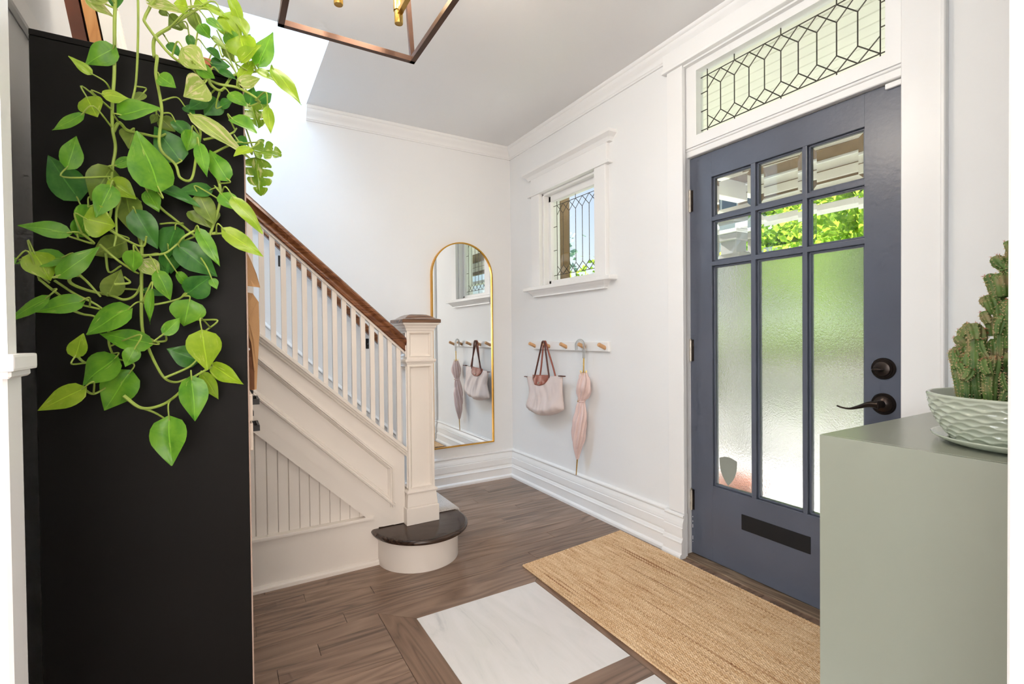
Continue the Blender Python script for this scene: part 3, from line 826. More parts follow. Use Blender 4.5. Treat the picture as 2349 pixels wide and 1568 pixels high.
# handrail
prof = [(-0.030, 0.0), (0.022, 0.0), (0.026, 0.006), (0.022, 0.016), (0.024, 0.030), (0.034, 0.042), (0.038, 0.052), (0.036, 0.064), (0.026, 0.074), (0.010, 0.079), (-0.018, 0.079), (-0.034, 0.074), (-0.044, 0.064), (-0.046, 0.052), (-0.042, 0.042), (-0.032, 0.030), (-0.030, 0.016), (-0.034, 0.006)]
MB().sweep([(a, b * 1.02) for a, b in prof], (XS - .004, YL, zr(YL)), (XS - .004, 0.826, zr(0.826)), (1, 0, 0), (0, 0, 1)).build('handrail', 'handrail_wood', ST, True)
MB().sweep([(-0.022, -0.012), (0.014, -0.012), (0.014, 0.002), (-0.022, 0.002)], (XS - .004, YL, zr(YL)), (XS - .004, 0.822, zr(0.822)), (1, 0, 0), (0, 0, 1)).build('rail_fillet', 'stair_paint', ST)
# balusters
yb = 0.7875
while yb > -0.03:
    a, b = yb - 0.0108, yb + 0.0108; x0, x1 = XS - 0.020, XS + 0.0015
    v = [(x0, a, zs(a) - .01), (x1, a, zs(a) - .01), (x1, b, zs(b) - .01), (x0, b, zs(b) - .01), (x0, a, zr(a) + .004), (x1, a, zr(a) + .004), (x1, b, zr(b) + .004), (x0, b, zr(b) + .004)]
    obj('baluster', (v, [(0, 3, 2, 1), (4, 5, 6, 7), (0, 1, 5, 4), (1, 2, 6, 5), (2, 3, 7, 6), (3, 0, 4, 7)]), 'stair_paint', ST)
    yb -= 0.0447
# bead boards below the stringer
gy = [0.03, 0.076, 0.122, 0.169, 0.215, 0.261, 0.308, 0.352, 0.397, 0.444, 0.492, 0.538, 0.584, 0.63]
gy = [-0.055, -0.016] + gy
for a, b in zip(gy[:-1], gy[1:]):
    z1a, z1b = zb_(a) + .004, zb_(b) + .004
    x = XS - 0.026; g = 0.0035; c = 0.0040
    v = []
    for (yy, zt) in ((a, z1a), (b, z1b)):
        pass
    ring = [(x - 0.012, a + .0002), (x - c, a + .0005), (x, a + g), (x, b - g * .4), (x - c, b - .0003), (x - 0.012, b - .0002)]
    n = len(ring)
    v = [(p, q, 0.235) for p, q in ring] + [(p, q, max(0.24, zb_(q) + .004)) for p, q in ring]
    f = [(k, (k + 1) % n, n + (k + 1) % n, n + k) for k in range(n)] + [tuple(range(n - 1, -1, -1)), tuple(range(n, 2 * n))]
    obj('bead_board', (v, f), 'stair_paint', ST)
# skirting under the bead boards
MB().box(XS - 0.03, XS - 0.004, YL, 0.675, 0, 0.232).build('skirt_board', 'stair_paint', ST)
MB().bbox(XS - 0.03, XS + 0.010, YL, 0.650, 0.229, 0.246, 0.005, 2).build('skirt_cap', 'stair_paint', ST)
MB().sweep([(0, 0), (0.020, 0), (0.020, 0.014), (0.015, 0.016), (0.013, 0.022), (0.006, 0.026), (0, 0.027)], (XS - 0.004, YL, 0), (XS - 0.004, 0.674, 0), (1, 0, 0), (0, 0, 1)).build('shoe_moulding', 'stair_paint', ST)
# bullnose bottom step
stp = thing('bottom_step', (0, 0, 0)); stp.parent = ST; stp.location = (0, 0, 0)
def bull(cx, cy, rx, ry, x_in, n=40):
    pts = []
    for k in range(n + 1):
        w = -math.pi / 2 + math.pi * k / n
        pts.append((cx + rx * math.cos(w), cy + ry * math.sin(w)))
    return pts + [(x_in, cy + ry), (x_in, cy - ry)]
MB().prism(bull(-2.490, 0.878, 0.206, 0.208, -3.46), 'Z', 0.0, 0.150).build('riser', 'stair_paint', stp, True)
MB().prism(bull(-2.490, 0.880, 0.215, 0.217, -3.46), 'Z', 0.128, 0.151).build('cove_moulding', 'stair_paint', stp, True)
tr = MB()
for (e, z0, z1) in ((0.0, 0.155, 0.174),):
    n = 48
    rings = [(0.252, 0.150), (0.262, 0.155), (0.266, 0.163), (0.265, 0.170), (0.259, 0.176), (0.250, 0.178)]
    vv = []; ff = []
    for r_, z in rings:
        for k in range(n + 1):
            w = -math.pi / 2 + math.pi * k / n
            vv.append((-2.490 + r_ * math.cos(w), 0.886 + (r_ - 0.016) * math.sin(w), z))
        vv.append((-3.46, 0.886 + r_ - 0.016, z)); vv.append((-3.46, 0.886 - r_ + 0.016, z))
    q = n + 3
    for i_ in range(len(rings) - 1):
        for k in range(q): ff.append((i_ * q + k, i_ * q + (k + 1) % q, (i_ + 1) * q + (k + 1) % q, (i_ + 1) * q + k))
    ff.append(tuple(range(q - 1, -1, -1))); ff.append(tuple(range((len(rings) - 1) * q, len(rings) * q)))
    tr.add(vv, ff)
tr.build('tread', 'tread_wood', stp, True)
# upper steps
run, rise = 0.2065, 0.19
for k in range(1, 14):
    y1 = 1.115 - run * k; z1 = 0.178 + rise * k
    box('step', 'stair_paint', ST, XW + 0.022, XS - 0.041, y1 - run - 0.02, y1, z1 - rise - 0.03, z1 - 0.002)
# carpet runner flowing over the treads
cp = []
X0, X1 = XW + 0.03, -2.545
zz = 0.178; yy = 1.128
prof = [(yy - 0.01, 0.150), (yy + 0.008, 0.154), (yy + 0.016, 0.166), (yy + 0.012, 0.182), (yy, 0.190)]
for k in range(1, 14):
    yk = 1.115 - run * k; zk = 0.178 + rise * k
    prof += [(yk + 0.012, zk - rise + 0.012), (yk + 0.008, zk - 0.04), (yk + 0.018, zk - 0.02), (yk + 0.020, zk - 0.004), (yk + 0.012, zk + 0.008), (yk, zk + 0.012)]
v = []; f = []
n = len(prof)
for x in (X0, X1 - 0.006, X1):
    dz = -0.006 if x == X1 else 0
    v += [(x, a, b + dz) for a, b in prof]
for s in range(2):
    for k in range(n - 1): f.append((s * n + k, s * n + k + 1, (s + 1) * n + k + 1, (s + 1) * n + k))
v += [(X1, a - .012, b - .010) for a, b in prof]
for k in range(n - 1): f.append((2 * n + k, 2 * n + k + 1, 3 * n + k + 1, 3 * n + k))
obj('carpet_runner', (v, f), 'carpet', ST, True)

# newel post
NX, NY = -2.537, 0.893
nw = thing('newel_post', (0, 0, 0)); nw.parent = ST; nw.location = (0, 0, 0)
def sq_lathe(prof, cx=NX, cy=NY):
    v = []; f = []
    for h, z in prof: v += [(cx - h, cy - h, z), (cx + h, cy - h, z), (cx + h, cy + h, z), (cx - h, cy + h, z)]
    for i_ in range(len(prof) - 1):
        for k in range(4): f.append((i_ * 4 + k, i_ * 4 + (k + 1) % 4, i_ * 4 + 4 + (k + 1) % 4, i_ * 4 + 4 + k))
    f.append((3, 2, 1, 0)); m_ = (len(prof) - 1) * 4; f.append((m_, m_ + 1, m_ + 2, m_ + 3))
    return v, f
obj('newel_base', sq_lathe([(0.086, 0.178), (0.088, 0.180), (0.088, 0.262), (0.086, 0.265), (0.081, 0.266), (0.083, 0.272), (0.080, 0.300), (0.077, 0.332), (0.076, 0.335), (0.082, 0.337), (0.084, 0.343), (0.082, 0.350), (0.073, 0.354)]), 'stair_paint', nw)
def panelled(z0, z1, h, m1=0.017, m2=0.020):
    bm = bmesh.new(); bmesh.ops.create_cube(bm, size=1)
    for v in bm.verts: v.co = Vector((NX + v.co.x * 2 * h, NY + v.co.y * 2 * h, z0 + (v.co.z + .5) * (z1 - z0)))
    bm.normal_update()
    side = [fc for fc in bm.faces if abs(fc.normal.z) < .5]
    for (th, dp) in ((m1, 0), (0.0025, 0.004), (0.003, -0.006), (0.006, -0.005), (0.004, -0.006)):
        bmesh.ops.inset_individual(bm, faces=side, thickness=th, depth=dp)
    return bm
obj('newel_shaft', panelled(0.352, 1.008, 0.0715), 'stair_paint', nw)
obj('newel_band', sq_lathe([(0.072, 1.006), (0.075, 1.008), (0.075, 1.012), (0.079, 1.015), (0.083, 1.022), (0.083, 1.029), (0.073, 1.033)]), 'stair_paint', nw)
obj('newel_block', panelled(1.032, 1.182, 0.0715), 'stair_paint', nw)
obj('newel_moulding', sq_lathe([(0.0716, 1.178), (0.077, 1.180), (0.079, 1.190), (0.081, 1.194), (0.084, 1.196), (0.086, 1.204), (0.092, 1.210), (0.098, 1.212), (0.099, 1.2205)]), 'stair_paint', nw)
obj('newel_cap', sq_lathe([(0.101, 1.220), (0.104, 1.221), (0.104, 1.237), (0.100, 1.239), (0.084, 1.243), (0.060, 1.258), (0.045, 1.264), (0.030, 1.266)]), 'cap_wood', nw)

# skirt board on the wall side of the stair
def zk(y): return 0.383 + 0.945 * (1.129 - y)
tt = thing('trim_7', (XW, 0.5, 0), kind='structure')
MB().prism([(YS + 2.2, zk(YS + 2.2) - 0.35), (1.29, 0.0), (1.29, 0.228), (YS + 2.2, zk(YS + 2.2))], 'X', XW, XW + 0.018).build('wall_skirt', 'trim_paint', tt)
MB().sweep([(0, 0.0), (0.026, 0.0), (0.028, 0.008), (0.022, 0.016), (0.014, 0.026), (0, 0.030)], (XW, YS + 2.2, zk(YS + 2.2)), (XW, 1.292, zk(1.292)), (1, 0, 0), (0, 0, 1)).build('skirt_cap', 'trim_paint', tt)
# handrail on the wall
wr = thing('wall_handrail', (-3.43, 0.6, 1.4), 'brown wooden handrail fixed to the white wall behind the balusters', 'handrail')
def zw(y): return 1.100 + 0.985 * (0.935 - y)
MB().sweep([(-0.020, 0.0), (0.020, 0.0), (0.022, 0.012), (0.022, 0.050), (0.014, 0.060), (-0.014, 0.060), (-0.022, 0.050), (-0.022, 0.012)], (-3.43, -0.4, zw(-0.4)), (-3.43, 0.940, zw(0.940)), (1, 0, 0), (0, 0, 1)).build('rail', 'handrail_wood', wr)
for y in (0.335, 0.882):
    b = MB().bbox(XW, XW + 0.006, y - 0.014, y + 0.014, zw(y) - 0.085, zw(y) - 0.015, 0.002).build('bracket', 'black_metal', wr)
    MB().tube([(XW, y, zw(y) - .055), (XW + .035, y, zw(y) - .05), (-3.43, y, zw(y) - .03), (-3.43, y, zw(y) + .004)], 0.006, 8).build('bracket_arm', 'black_metal', b, True)
# ================================================================== OBJECTS
# ---- arched wall mirror
mr_ = thing('arched_mirror', (XW, 1.608, 0.305), 'tall arched wall mirror with thin gold frame near the corner', 'mirror')
def arch(y0, y1, z0, z1, n=28):
    r = (y1 - y0) / 2; c = (y0 + y1) / 2
    return [(y0, z0), (y1, z0)] + [(c + r * math.cos(math.pi * k / n), z1 - r + r * math.sin(math.pi * k / n)) for k in range(n + 1)]
oo = arch(1.350, 1.864, 0.303, 1.866); ii = arch(1.359, 1.855, 0.312, 1.857)
MB().prism(arch(1.357, 1.857, 0.310, 1.859), 'X', XW + 0.004, XW + 0.020).build('mirror_glass', 'mirror_glass', mr_)
n = len(oo); v = []; f = []
for x in (XW, XW + 0.030):
    v += [(x, a, b) for a, b in oo] + [(x, a, b) for a, b in ii]
for k in range(n):
    k2 = (k + 1) % n
    f += [(2 * n + k, 2 * n + k2, 3 * n + k2, 3 * n + k), (k, k2, 2 * n + k2, 2 * n + k), (n + k2, n + k, 3 * n + k, 3 * n + k2), (k2, k, n + k, n + k2)]
obj('frame', (v, f), 'gold', mr_)

# ---- peg rail
pr = thing('peg_rail', (-2.72, YW, 1.045), 'white wall peg rail with five slanted wooden pegs', 'coat rack')
MB().bbox(-3.137, -2.300, 2.030, YW, 1.044, 1.105, 0.002).build('rail', 'trim_paint', pr)
PEGS = [-3.117, -2.928, -2.726, -2.527, -2.331]
for px in PEGS:
    MB().tube([(px, 2.034, 1.066), (px, 1.982, 1.089), (px, 1.980, 1.090)], [0.0125, 0.0125, 0.0115], 18).build('peg', 'beech', pr, True)

# ---- tote bag on the second peg
bg = thing('tote_bag', (-2.94, 1.985, 0.57), 'pale pink nylon tote bag with brown leather flap and handles on a wall peg', 'bag')
NU, NV = 44, 30
def bag_pt(u, v, side):
    xl = -3.165 - 0.008 * (1 - v) + 0.045 * math.sin(math.pi * v) * (1 - abs(0.5 - v))
    xr = -2.712 + 0.012 * (1 - v) - 0.010 * math.sin(math.pi * v)
    x = xl + (xr - xl) * u
    zt = 0.838 + 0.034 * u
    zb = 0.612 + 0.035 * u - 0.055 * math.sin(math.pi * u) ** 0.8
    z = zb + (zt - zb) * v
    e = (4 * u * (1 - u)) ** 0.45
    h = (0.006 + 0.058 * (1 - v) ** 0.75 * min(1, (v * 7) ** 0.5 + 0.0)) * e
    fold = 0.018 * noise.noise(Vector((u * 8 + v * 2.5, v * 1.8, 3.1))) + 0.013 * noise.noise(Vector((u * 16, v * 3.5 + u * 4, 7.7)))
    fold *= e * (1 - v * .5)
    y = 1.985 - (h + fold) if side else 1.990 + min(h * 0.7, 0.05)
    return (x, y, z)
v = []; f = []
for s in (1, 0):
    for j in range(NV + 1):
        for i_ in range(NU + 1): v.append(bag_pt(i_ / NU, j / NV, s))
W = NU + 1; B = W * (NV + 1)
for s in (0, 1):
    for j in range(NV):
        for i_ in range(NU):
            a = s * B + j * W + i_
            f.append((a, a + 1, a + W + 1, a + W))
for i_ in range(NU):
    f.append((i_, i_ + 1, B + i_ + 1, B + i_)); a = NV * W + i_; f.append((a, a + 1, B + a + 1, B + a))
for j in range(NV):
    a = j * W; f.append((a, a + W, B + a + W, B + a)); a = j * W + NU; f.append((a, a + W, B + a + W, B + a))
obj('body', (v, f), 'pink_nylon', bg, 'all')
def strap(u0, u1, y, m):
    x0 = bag_pt(u0, 1, 1)[0]; x1 = bag_pt(u1, 1, 1)[0]; z0 = bag_pt(u0, 1, 1)[2] - 0.012; z1 = bag_pt(u1, 1, 1)[2] - 0.012
    px = -2.928
    pts = catmull([(x0, y, z0), (x0 + (px - x0) * .30, y, z0 + 0.085), (px - 0.020, y, 1.075), (px - 0.006, y, 1.1025), (px + 0.010, y, 1.1015), (px + 0.024, y, 1.070), (x1 - (x1 - px) * .25, y, z1 + 0.075), (x1, y, z1)], 7)
    MB().tube(pts, 0.0062, 10).build('handle', m, bg, True)
strap(0.26, 0.69, 1.976, 'dark_leather'); strap(0.37, 0.81, 1.992, 'brown_leather')
v = []; f = []
for j in range(9):
    for i_ in range(15):
        a = i_ / 14; b_ = j / 8
        hw = 0.5 * (1 - 0.35 * b_ ** 3); u = 0.445 + (a - .5) * 0.46 * (2 * hw)
        zt = 0.858 + 0.012 * a; z = zt - 0.075 * b_ * (0.86 + 0.14 * math.sin(math.pi * a))
        vv_ = (z - bag_pt(u, 0, 1)[2]) / (bag_pt(u, 1, 1)[2] - bag_pt(u, 0, 1)[2])
        p = bag_pt(u, min(1, vv_), 1)
        v.append((p[0], min(p[1], 1.980) - 0.005, z))
for j in range(8):
    for i_ in range(14): f.append((j * 15 + i_, j * 15 + i_ + 1, (j + 1) * 15 + i_ + 1, (j + 1) * 15 + i_))
fl = obj('flap', (v, f), 'brown_leather', bg, True)
md = fl.modifiers.new('thickness', 'SOLIDIFY'); md.thickness = 0.003
p = bag_pt(0.43, 0.82, 1)
MB().lathe([(0.0075, 0), (0.0075, -0.002), (0.004, -0.004), (0, -0.004)], (p[0], p[1] - 0.008, 0.808), 'Y', 16).build('snap', 'hinge_metal', bg, True)
MB().bbox(-3.190, -3.152, 1.975, 1.992, 0.834, 0.840, 0.002).build('zip_tab', 'dark_leather', bg)
MB().bbox(-2.735, -2.680, 1.965, 1.992, 0.868, 0.875, 0.002).build('zip_tab', 'dark_leather', bg)

# ---- umbrella on the fourth peg
um = thing('umbrella', (-2.50, 1.985, 0.24), 'folded blush pink umbrella hooked by its clear handle on a wall peg', 'umbrella')
hook = [(-2.556, 1.985, 1.050), (-2.557, 1.985, 1.078)] + [(-2.517 - 0.040 * math.cos(w), 1.985, 1.078 + 0.037 * math.sin(w)) for w in [math.pi * k / 10 for k in range(1, 10)]] + [(-2.477, 1.985, 1.070), (-2.480, 1.985, 1.000)]
MB().tube(catmull(hook, 3), 0.0082, 12).build('handle', 'acrylic', um, True)
MB().cyl((-2.480, 1.985, 1.004), (-2.484, 1.985, 0.890), 0.0046, 12).build('shaft', 'brass', um, True)
def uc(z):
    t_ = (0.905 - z) / 0.66
    return -2.484 - 0.078 * t_, 1.985 - 0.004 * t_
prof = [(0.908, 0.020), (0.895, 0.027), (0.87, 0.034), (0.84, 0.040), (0.80, 0.043), (0.765, 0.036), (0.735, 0.025), (0.722, 0.022), (0.70, 0.028), (0.66, 0.035), (0.60, 0.041), (0.54, 0.042), (0.48, 0.038), (0.43, 0.029), (0.39, 0.020), (0.36, 0.013), (0.342, 0.0075)]
pp = [Vector((r_, z, 0)) for z, r_ in prof]
pp = catmull(pp, 4); v = []; f = []; NN = 56
for q_ in pp:
    z, r_ = q_.y, q_.x
    cx, cy = uc(z)
    for k in range(NN):
        w = 2 * math.pi * k / NN
        tw_ = 5.5 * (0.9 - z)
        ple = 1 + 0.48 * (abs(math.sin(4 * w + tw_ * 2.2)) - 0.5) + 0.26 * noise.noise(Vector((math.cos(w) * 1.6, math.sin(w) * 1.6, z * 14)))
        side = 1 + 0.25 * math.cos(w - (0.2 if z > 0.74 else 2.9)) * (1 if 0.74 < z < 0.88 else 0.35)
        rr = r_ * ple * side
        v.append((cx + rr * math.cos(w), min(cy + rr * 0.85 * math.sin(w), 2.04), z))
for i_ in range(len(pp) - 1):
    for k in range(NN): f.append((i_ * NN + k, i_ * NN + (k + 1) % NN, (i_ + 1) * NN + (k + 1) % NN, (i_ + 1) * NN + k))
obj('canopy', (v, f), 'blush_satin', um, 'all')
cx, cy = uc(0.726)
MB().tube([(cx + 0.026 * math.cos(w), cy + 0.023 * math.sin(w), 0.726 + 0.004 * math.sin(w)) for w in [2 * math.pi * k / 20 for k in range(21)]], 0.004, 8).build('strap', 'blush_satin', um, True)
MB().lathe([(0.004, 0), (0.004, -0.003), (0, -0.003)], (cx, cy - 0.028, 0.726), 'Y', 12).build('snap', 'brass', um)
a = uc(0.345); b_ = uc(0.236)
MB().tube([(a[0], a[1], 0.35), (b_[0], b_[1], 0.236)], [0.0048, 0.0032], 10).build('tip', 'brass', um, True)
for k in range(8):
    w = 2 * math.pi * k / 8; cx, cy = uc(0.90)
    MB().tube([(cx + 0.016 * math.cos(w), cy + 0.016 * math.sin(w), 0.885), (cx + 0.022 * math.cos(w), cy + 0.022 * math.sin(w), 0.922)], 0.0016, 6).build('rib_tip', 'brass', um)

# ---- jute rug
rg = thing('jute_rug', (-1.4, 1.63, 0), 'natural tan woven jute rug in front of the blue door', 'rug')
NY_, NX_ = 70, 430
YA, YB = 1.277, 1.984
v = []; f = []
rr_ = random.Random(3)
prow = [(0.0, 0.15), (0.3, 0.9), (0.6, 1.0), (0.9, 0.35)]
rows = []
for j in range(NY_):
    ph = j * 0.55 + rr_.uniform(-.5, .5); amp = rr_.uniform(0.75, 1.15)
    for a, h in prow: rows.append((j, YA + (YB - YA) * (j + a) / NY_, h * amp, ph))
XR0 = lambda y: -2.086 - 0.070 * (y - YA) / (YB - YA)
XR1 = -0.70
for j, y, h, ph in rows:
    for i_ in range(NX_ + 1):
        x = XR0(y) + (XR1 - XR0(y)) * i_ / NX_
        tws = 0.55 + 0.45 * math.sin(x * 2 * math.pi / 0.0165 + ph)
        z = 0.0028 + 0.0072 * h * (0.35 + 0.65 * tws) + 0.0008 * noise.noise(Vector((x * 9, y * 9, 0)))
        if i_ == 0 or i_ == NX_: z = 0.003
        jy = 0.0010 * math.sin(x * 2 * math.pi / 0.0165 + ph)
        v.append((x, y + jy, z))
W = NX_ + 1
for j in range(len(rows) - 1):
    for i_ in range(NX_): f.append((j * W + i_, j * W + i_ + 1, (j + 1) * W + i_ + 1, (j + 1) * W + i_))
obj('weave', (v, f), 'jute', rg, 'all')
MB().prism([(XR0(YA) + .002, YA - .002), (XR1, YA - .002), (XR1, YB + .001), (XR0(YB) + .002, YB + .001)], 'Z', 0.0004, 0.0040).build('backing', 'jute', rg)
def braid(p0, p1):
    p0, p1 = Vector(p0), Vector(p1); n_ = int((p1 - p0).length / 0.0045); pts = []; rs = []
    for k in range(n_ + 1):
        t_ = k / n_; q = p0.lerp(p1, t_); pts.append(q + Vector((0, 0, 0.0006 * math.sin(k * 1.7)))); rs.append(0.0050 + 0.0009 * math.sin(k * 2.1))
    MB().tube(pts, rs, 6).build('edge_binding', 'jute', rg, True)
braid((XR0(YA), YA, 0.0052), (XR1, YA, 0.0052)); braid((XR0(YA), YA, 0.0052), (XR0(YB), YB, 0.0052)); braid((XR0(YB), YB, 0.0052), (XR1, YB, 0.0052))

# ---- sage cabinet
cb = thing('sage_cabinet', (-0.36, 1.64, 0), 'plain sage green cabinet beside the door with a potted cactus on top', 'cabinet')
CX0, CX1, CY0, CY1 = -0.663, -0.02, 1.262, 2.005
MB().bbox(CX0, CX1, CY0 + 0.001, CY1, 0.06, 0.872, 0.001).build('body', 'sage_paint', cb)
MB().bbox(CX0 - 0.0, CX1, CY0 + 0.0135, CY1, 0.871, 0.900, 0.0008).build('top_board', 'sage_paint', cb)
MB().bbox(CX0 + 0.03, CX1 - 0.03, CY0 + 0.04, CY1 - 0.02, 0.0, 0.061, 0.001).build('plinth', 'sage_paint', cb)
MB().bbox(CX0 + 0.0005, CX1 - 0.001, CY0 - 0.0005, CY0 + 0.014, 0.062, 0.8998, 0.0012, 2).build('front_panel', 'sage_paint', cb)

# ---- pot with cactus
PC = Vector((-0.352, 1.470, 0.9))
pt_ = thing('plant_pot', PC, 'pale sage ceramic bowl planter with wavy relief on a saucer', 'pot')
def ring_mesh(prof, n_, fn):
    v = []; f = []
    for i_, (r_, z) in enumerate(prof):
        for k in range(n_):
            w = 2 * math.pi * k / n_
            rr = r_ + fn(w, z, i_)
            v.append((PC.x + rr * math.cos(w), PC.y + rr * math.sin(w), PC.z + z))
    for i_ in range(len(prof) - 1):
        for k in range(n_): f.append((i_ * n_ + k, i_ * n_ + (k + 1) % n_, (i_ + 1) * n_ + (k + 1) % n_, (i_ + 1) * n_ + k))
    f.append(tuple(range(n_ - 1, -1, -1)))
    return v, f
NB = 60
prof = []
for k in range(NB + 1):
    t_ = k / NB; z = 0.012 + 0.098 * t_
    prof.append((0.122 + 0.041 * math.sin(t_ * math.pi / 2) ** 0.8, z))
inner = [(0.161, 0.112), (0.158, 0.1125), (0.156, 0.110), (0.150, 0.095), (0.136, 0.070)]
def relief(w, z, i_):
    if i_ > NB - 3 or i_ < 2: return 0.0
    t_ = (z - 0.012) / 0.098
    ph = t_ * 9.0
    k0 = math.floor(ph)
    for kk in (k0 - 1, k0, k0 + 1):           # ridge lines of neighbouring rows run in opposite phase: lens-shaped dimples
        a = kk + 0.26 * math.sin(21 * w + math.pi * kk); b = kk + 1 + 0.26 * math.sin(21 * w + math.pi * (kk + 1))
        if a <= ph < b:
            q = (ph - a) * (b - ph) / ((b - a) / 2) ** 2
            return -0.0044 * q * (b - a) * min(1, (NB - i_) / 8)
    return 0.0
obj('bowl', ring_mesh(prof + inner, 252, relief), 'sage_ceramic', pt_, 'all')
sp = [(0.085, 0.0), (0.112, 0.0), (0.136, 0.007), (0.154, 0.018), (0.155, 0.021), (0.151, 0.021), (0.132, 0.012), (0.110, 0.010)]
obj('saucer', ring_mesh(sp, 72, lambda w, z, i_: 0), 'sage_ceramic', pt_, 'all')
MB().lathe([(0.0, 0.088), (0.10, 0.090), (0.147, 0.086), (0.142, 0.080)], PC, 'Z', 40, cap=False).build('soil', 'soil', pt_)
# cactus: clustered ribbed stems
cc = thing('cactus', (PC.x, PC.y, PC.z + 0.09), 'green clustered spiny cactus growing in the sage bowl', 'cactus')
def cpx(u, v_, dy=0.0):
    """stem table units -> metres about the pot centre: u to the right along the wall, v up from the soil"""
    return Vector((PC.x - 0.150 + u, PC.y + dy, PC.z + 0.09 + v_))
# (x0, z0, x1, z1, radius, dy)
STEMS = [(0.054, 0.0, 0.039, 0.124, 0.008, -0.03), (0.057, 0.0, 0.043, 0.134, 0.01, 0), (0.068, 0.0, 0.067, 0.114, 0.01, -0.045), (0.084, 0.0, 0.081, 0.173, 0.013, -0.03), (0.111, 0.0, 0.116, 0.109, 0.011, -0.06), (0.103, 0.0, 0.102, 0.142, 0.009, -0.025), (0.063, 0.077, 0.046, 0.17, 0.012, 0.01), (0.119, 0.0, 0.131, 0.082, 0.012, -0.035), (0.127, 0.075, 0.144, 0.115, 0.011, -0.02), (0.115, 0.098, 0.117, 0.175, 0.01, -0.02), (0.137, 0.122, 0.139, 0.23, 0.014, -0.03), (0.099, 0.148, 0.095, 0.19, 0.012, 0), (0.115, 0.169, 0.112, 0.219, 0.009, -0.01), (0.101, 0.196, 0.093, 0.234, 0.01, -0.005), (0.107, 0.216, 0.091, 0.286, 0.011, 0), (0.122, 0.232, 0.119, 0.282, 0.014, -0.02), (0.132, 0.235, 0.129, 0.309, 0.014, 0), (0.12, 0.29, 0.113, 0.321, 0.012, -0.005), (0.136, 0.307, 0.136, 0.34, 0.012, -0.01), (0.132, 0.0, 0.145, 0.051, 0.006, -0.075), (0.15, 0.168, 0.152, 0.28, 0.014, 0), (0.134, 0.074, 0.151, 0.141, 0.013, 0.02), (0.149, 0.207, 0.152, 0.252, 0.013, -0.03)]
spines = MB(); redtips = MB()
rc = random.Random(9)
STEMS = [(a, b, c, d_, r_ * 1.12, y) for a, b, c, d_, r_, y in STEMS]
for (x0, z0, x1, z1, r_, dy) in list(STEMS):       # stubby offsets budding from the stems
    for q in range(2 if z1 - z0 > 0.08 else 1):
        t_ = rc.uniform(0.45, 0.95); bx = x0 + (x1 - x0) * t_; bz = z0 + (z1 - z0) * t_
        sx = rc.choice((-1, 1)) * rc.uniform(0.006, 0.016)
        STEMS.append((bx, bz - 0.012, bx + sx, bz + rc.uniform(0.012, 0.034), r_ * rc.uniform(0.6, 0.85), dy + rc.uniform(-0.022, 0.012)))
for (x0, z0, x1, z1, r_, dy) in STEMS:
    a = cpx(x0, z0, dy); b_ = cpx(x1, z1, dy * 0.8)
    ax = (b_ - a); L = ax.length; ax.normalize()
    s1 = ax.orthogonal().normalized(); s2 = ax.cross(s1)
    NS, NR = 18, 36
    ribs = rc.choice([5, 6, 7]); v = []; f = []
    bend = Vector((rc.uniform(-.4, .4), rc.uniform(-.4, .4), 0)) * r_
    for i_ in range(NS + 1):
        t_ = i_ / NS
        pr_ = r_ * (0.72 + 0.28 * min(1, t_ * 2.2)) * (1 + 0.10 * noise.noise(Vector((t_ * 4.0, x0 * 60, z1 * 40))))
        if t_ > 0.82: pr_ *= math.sqrt(max(0.0, 1 - ((t_ - 0.82) / 0.185) ** 2))
        c = a.lerp(b_, t_) + bend * math.sin(math.pi * t_)
        for k in range(NR):
            w = 2 * math.pi * k / NR
            rr = pr_ * (1 + 0.17 * math.cos(ribs * w + 1.5 * t_))
            v.append(c + (s1 * math.cos(w) + s2 * math.sin(w)) * rr)
    for i_ in range(NS):
        for k in range(NR): f.append((i_ * NR + k, i_ * NR + (k + 1) % NR, (i_ + 1) * NR + (k + 1) % NR, (i_ + 1) * NR + k))
    f.append(tuple(range(NS * NR, (NS + 1) * NR)))
    obj('stem', (v, f), 'cactus_green', cc, 'all')
    for q in range(ribs):
        m_ = max(4, int(L / 0.0075))
        for s_ in range(m_ + 1):
            t_ = 0.10 + 0.89 * s_ / m_
            i_ = min(NS, int(t_ * NS))
            w = (2 * math.pi * q - 1.5 * t_) / ribs + rc.uniform(-0.16, 0.16)
            k = int(round(w / (2 * math.pi) * NR)) % NR
            p = v[i_ * NR + k]; nrm = (p - (a.lerp(b_, t_) + bend * math.sin(math.pi * t_)))
            if nrm.length < 1e-4: nrm = ax.copy()
            nrm.normalize(); nrm = (nrm + ax * (1.6 if t_ > .85 else 0.25)).normalized()
            # areole tuft
            tgt = redtips if (t_ > 0.9 and rc.random() < .6) else spines
            for z_ in range(7 if t_ > .8 else 4):
                dd = (nrm + Vector((rc.uniform(-.9, .9), rc.uniform(-.9, .9), rc.uniform(-.9, .9)))).normalized()
                ln = rc.uniform(0.002, 0.0055) * (1.3 if tgt is redtips else 1)
                o1 = dd.orthogonal().normalized() * 0.00042; o2 = dd.cross(o1)
                tgt.add([p + o1, p - o1 * .5 + o2 * .87, p - o1 * .5 - o2 * .87, p + dd * ln], [(0, 1, 3), (1, 2, 3), (2, 0, 3)])
            u_ = Vector((0.0011, 0, 0)); v_ = Vector((0, 0.0011, 0)); w_ = Vector((0, 0, 0.0011)); q0 = p + nrm * 0.0005
            spines.add([q0 + u_, q0 - u_, q0 + v_, q0 - v_, q0 + w_, q0 - w_], [(0, 2, 4), (2, 1, 4), (1, 3, 4), (3, 0, 4), (2, 0, 5), (1, 2, 5), (3, 1, 5), (0, 3, 5)])
o = spines.build('spines', 'spine', cc); o['kind'] = 'stuff'
o = redtips.build('young_spines', 'spine_red', cc); o['kind'] = 'stuff'

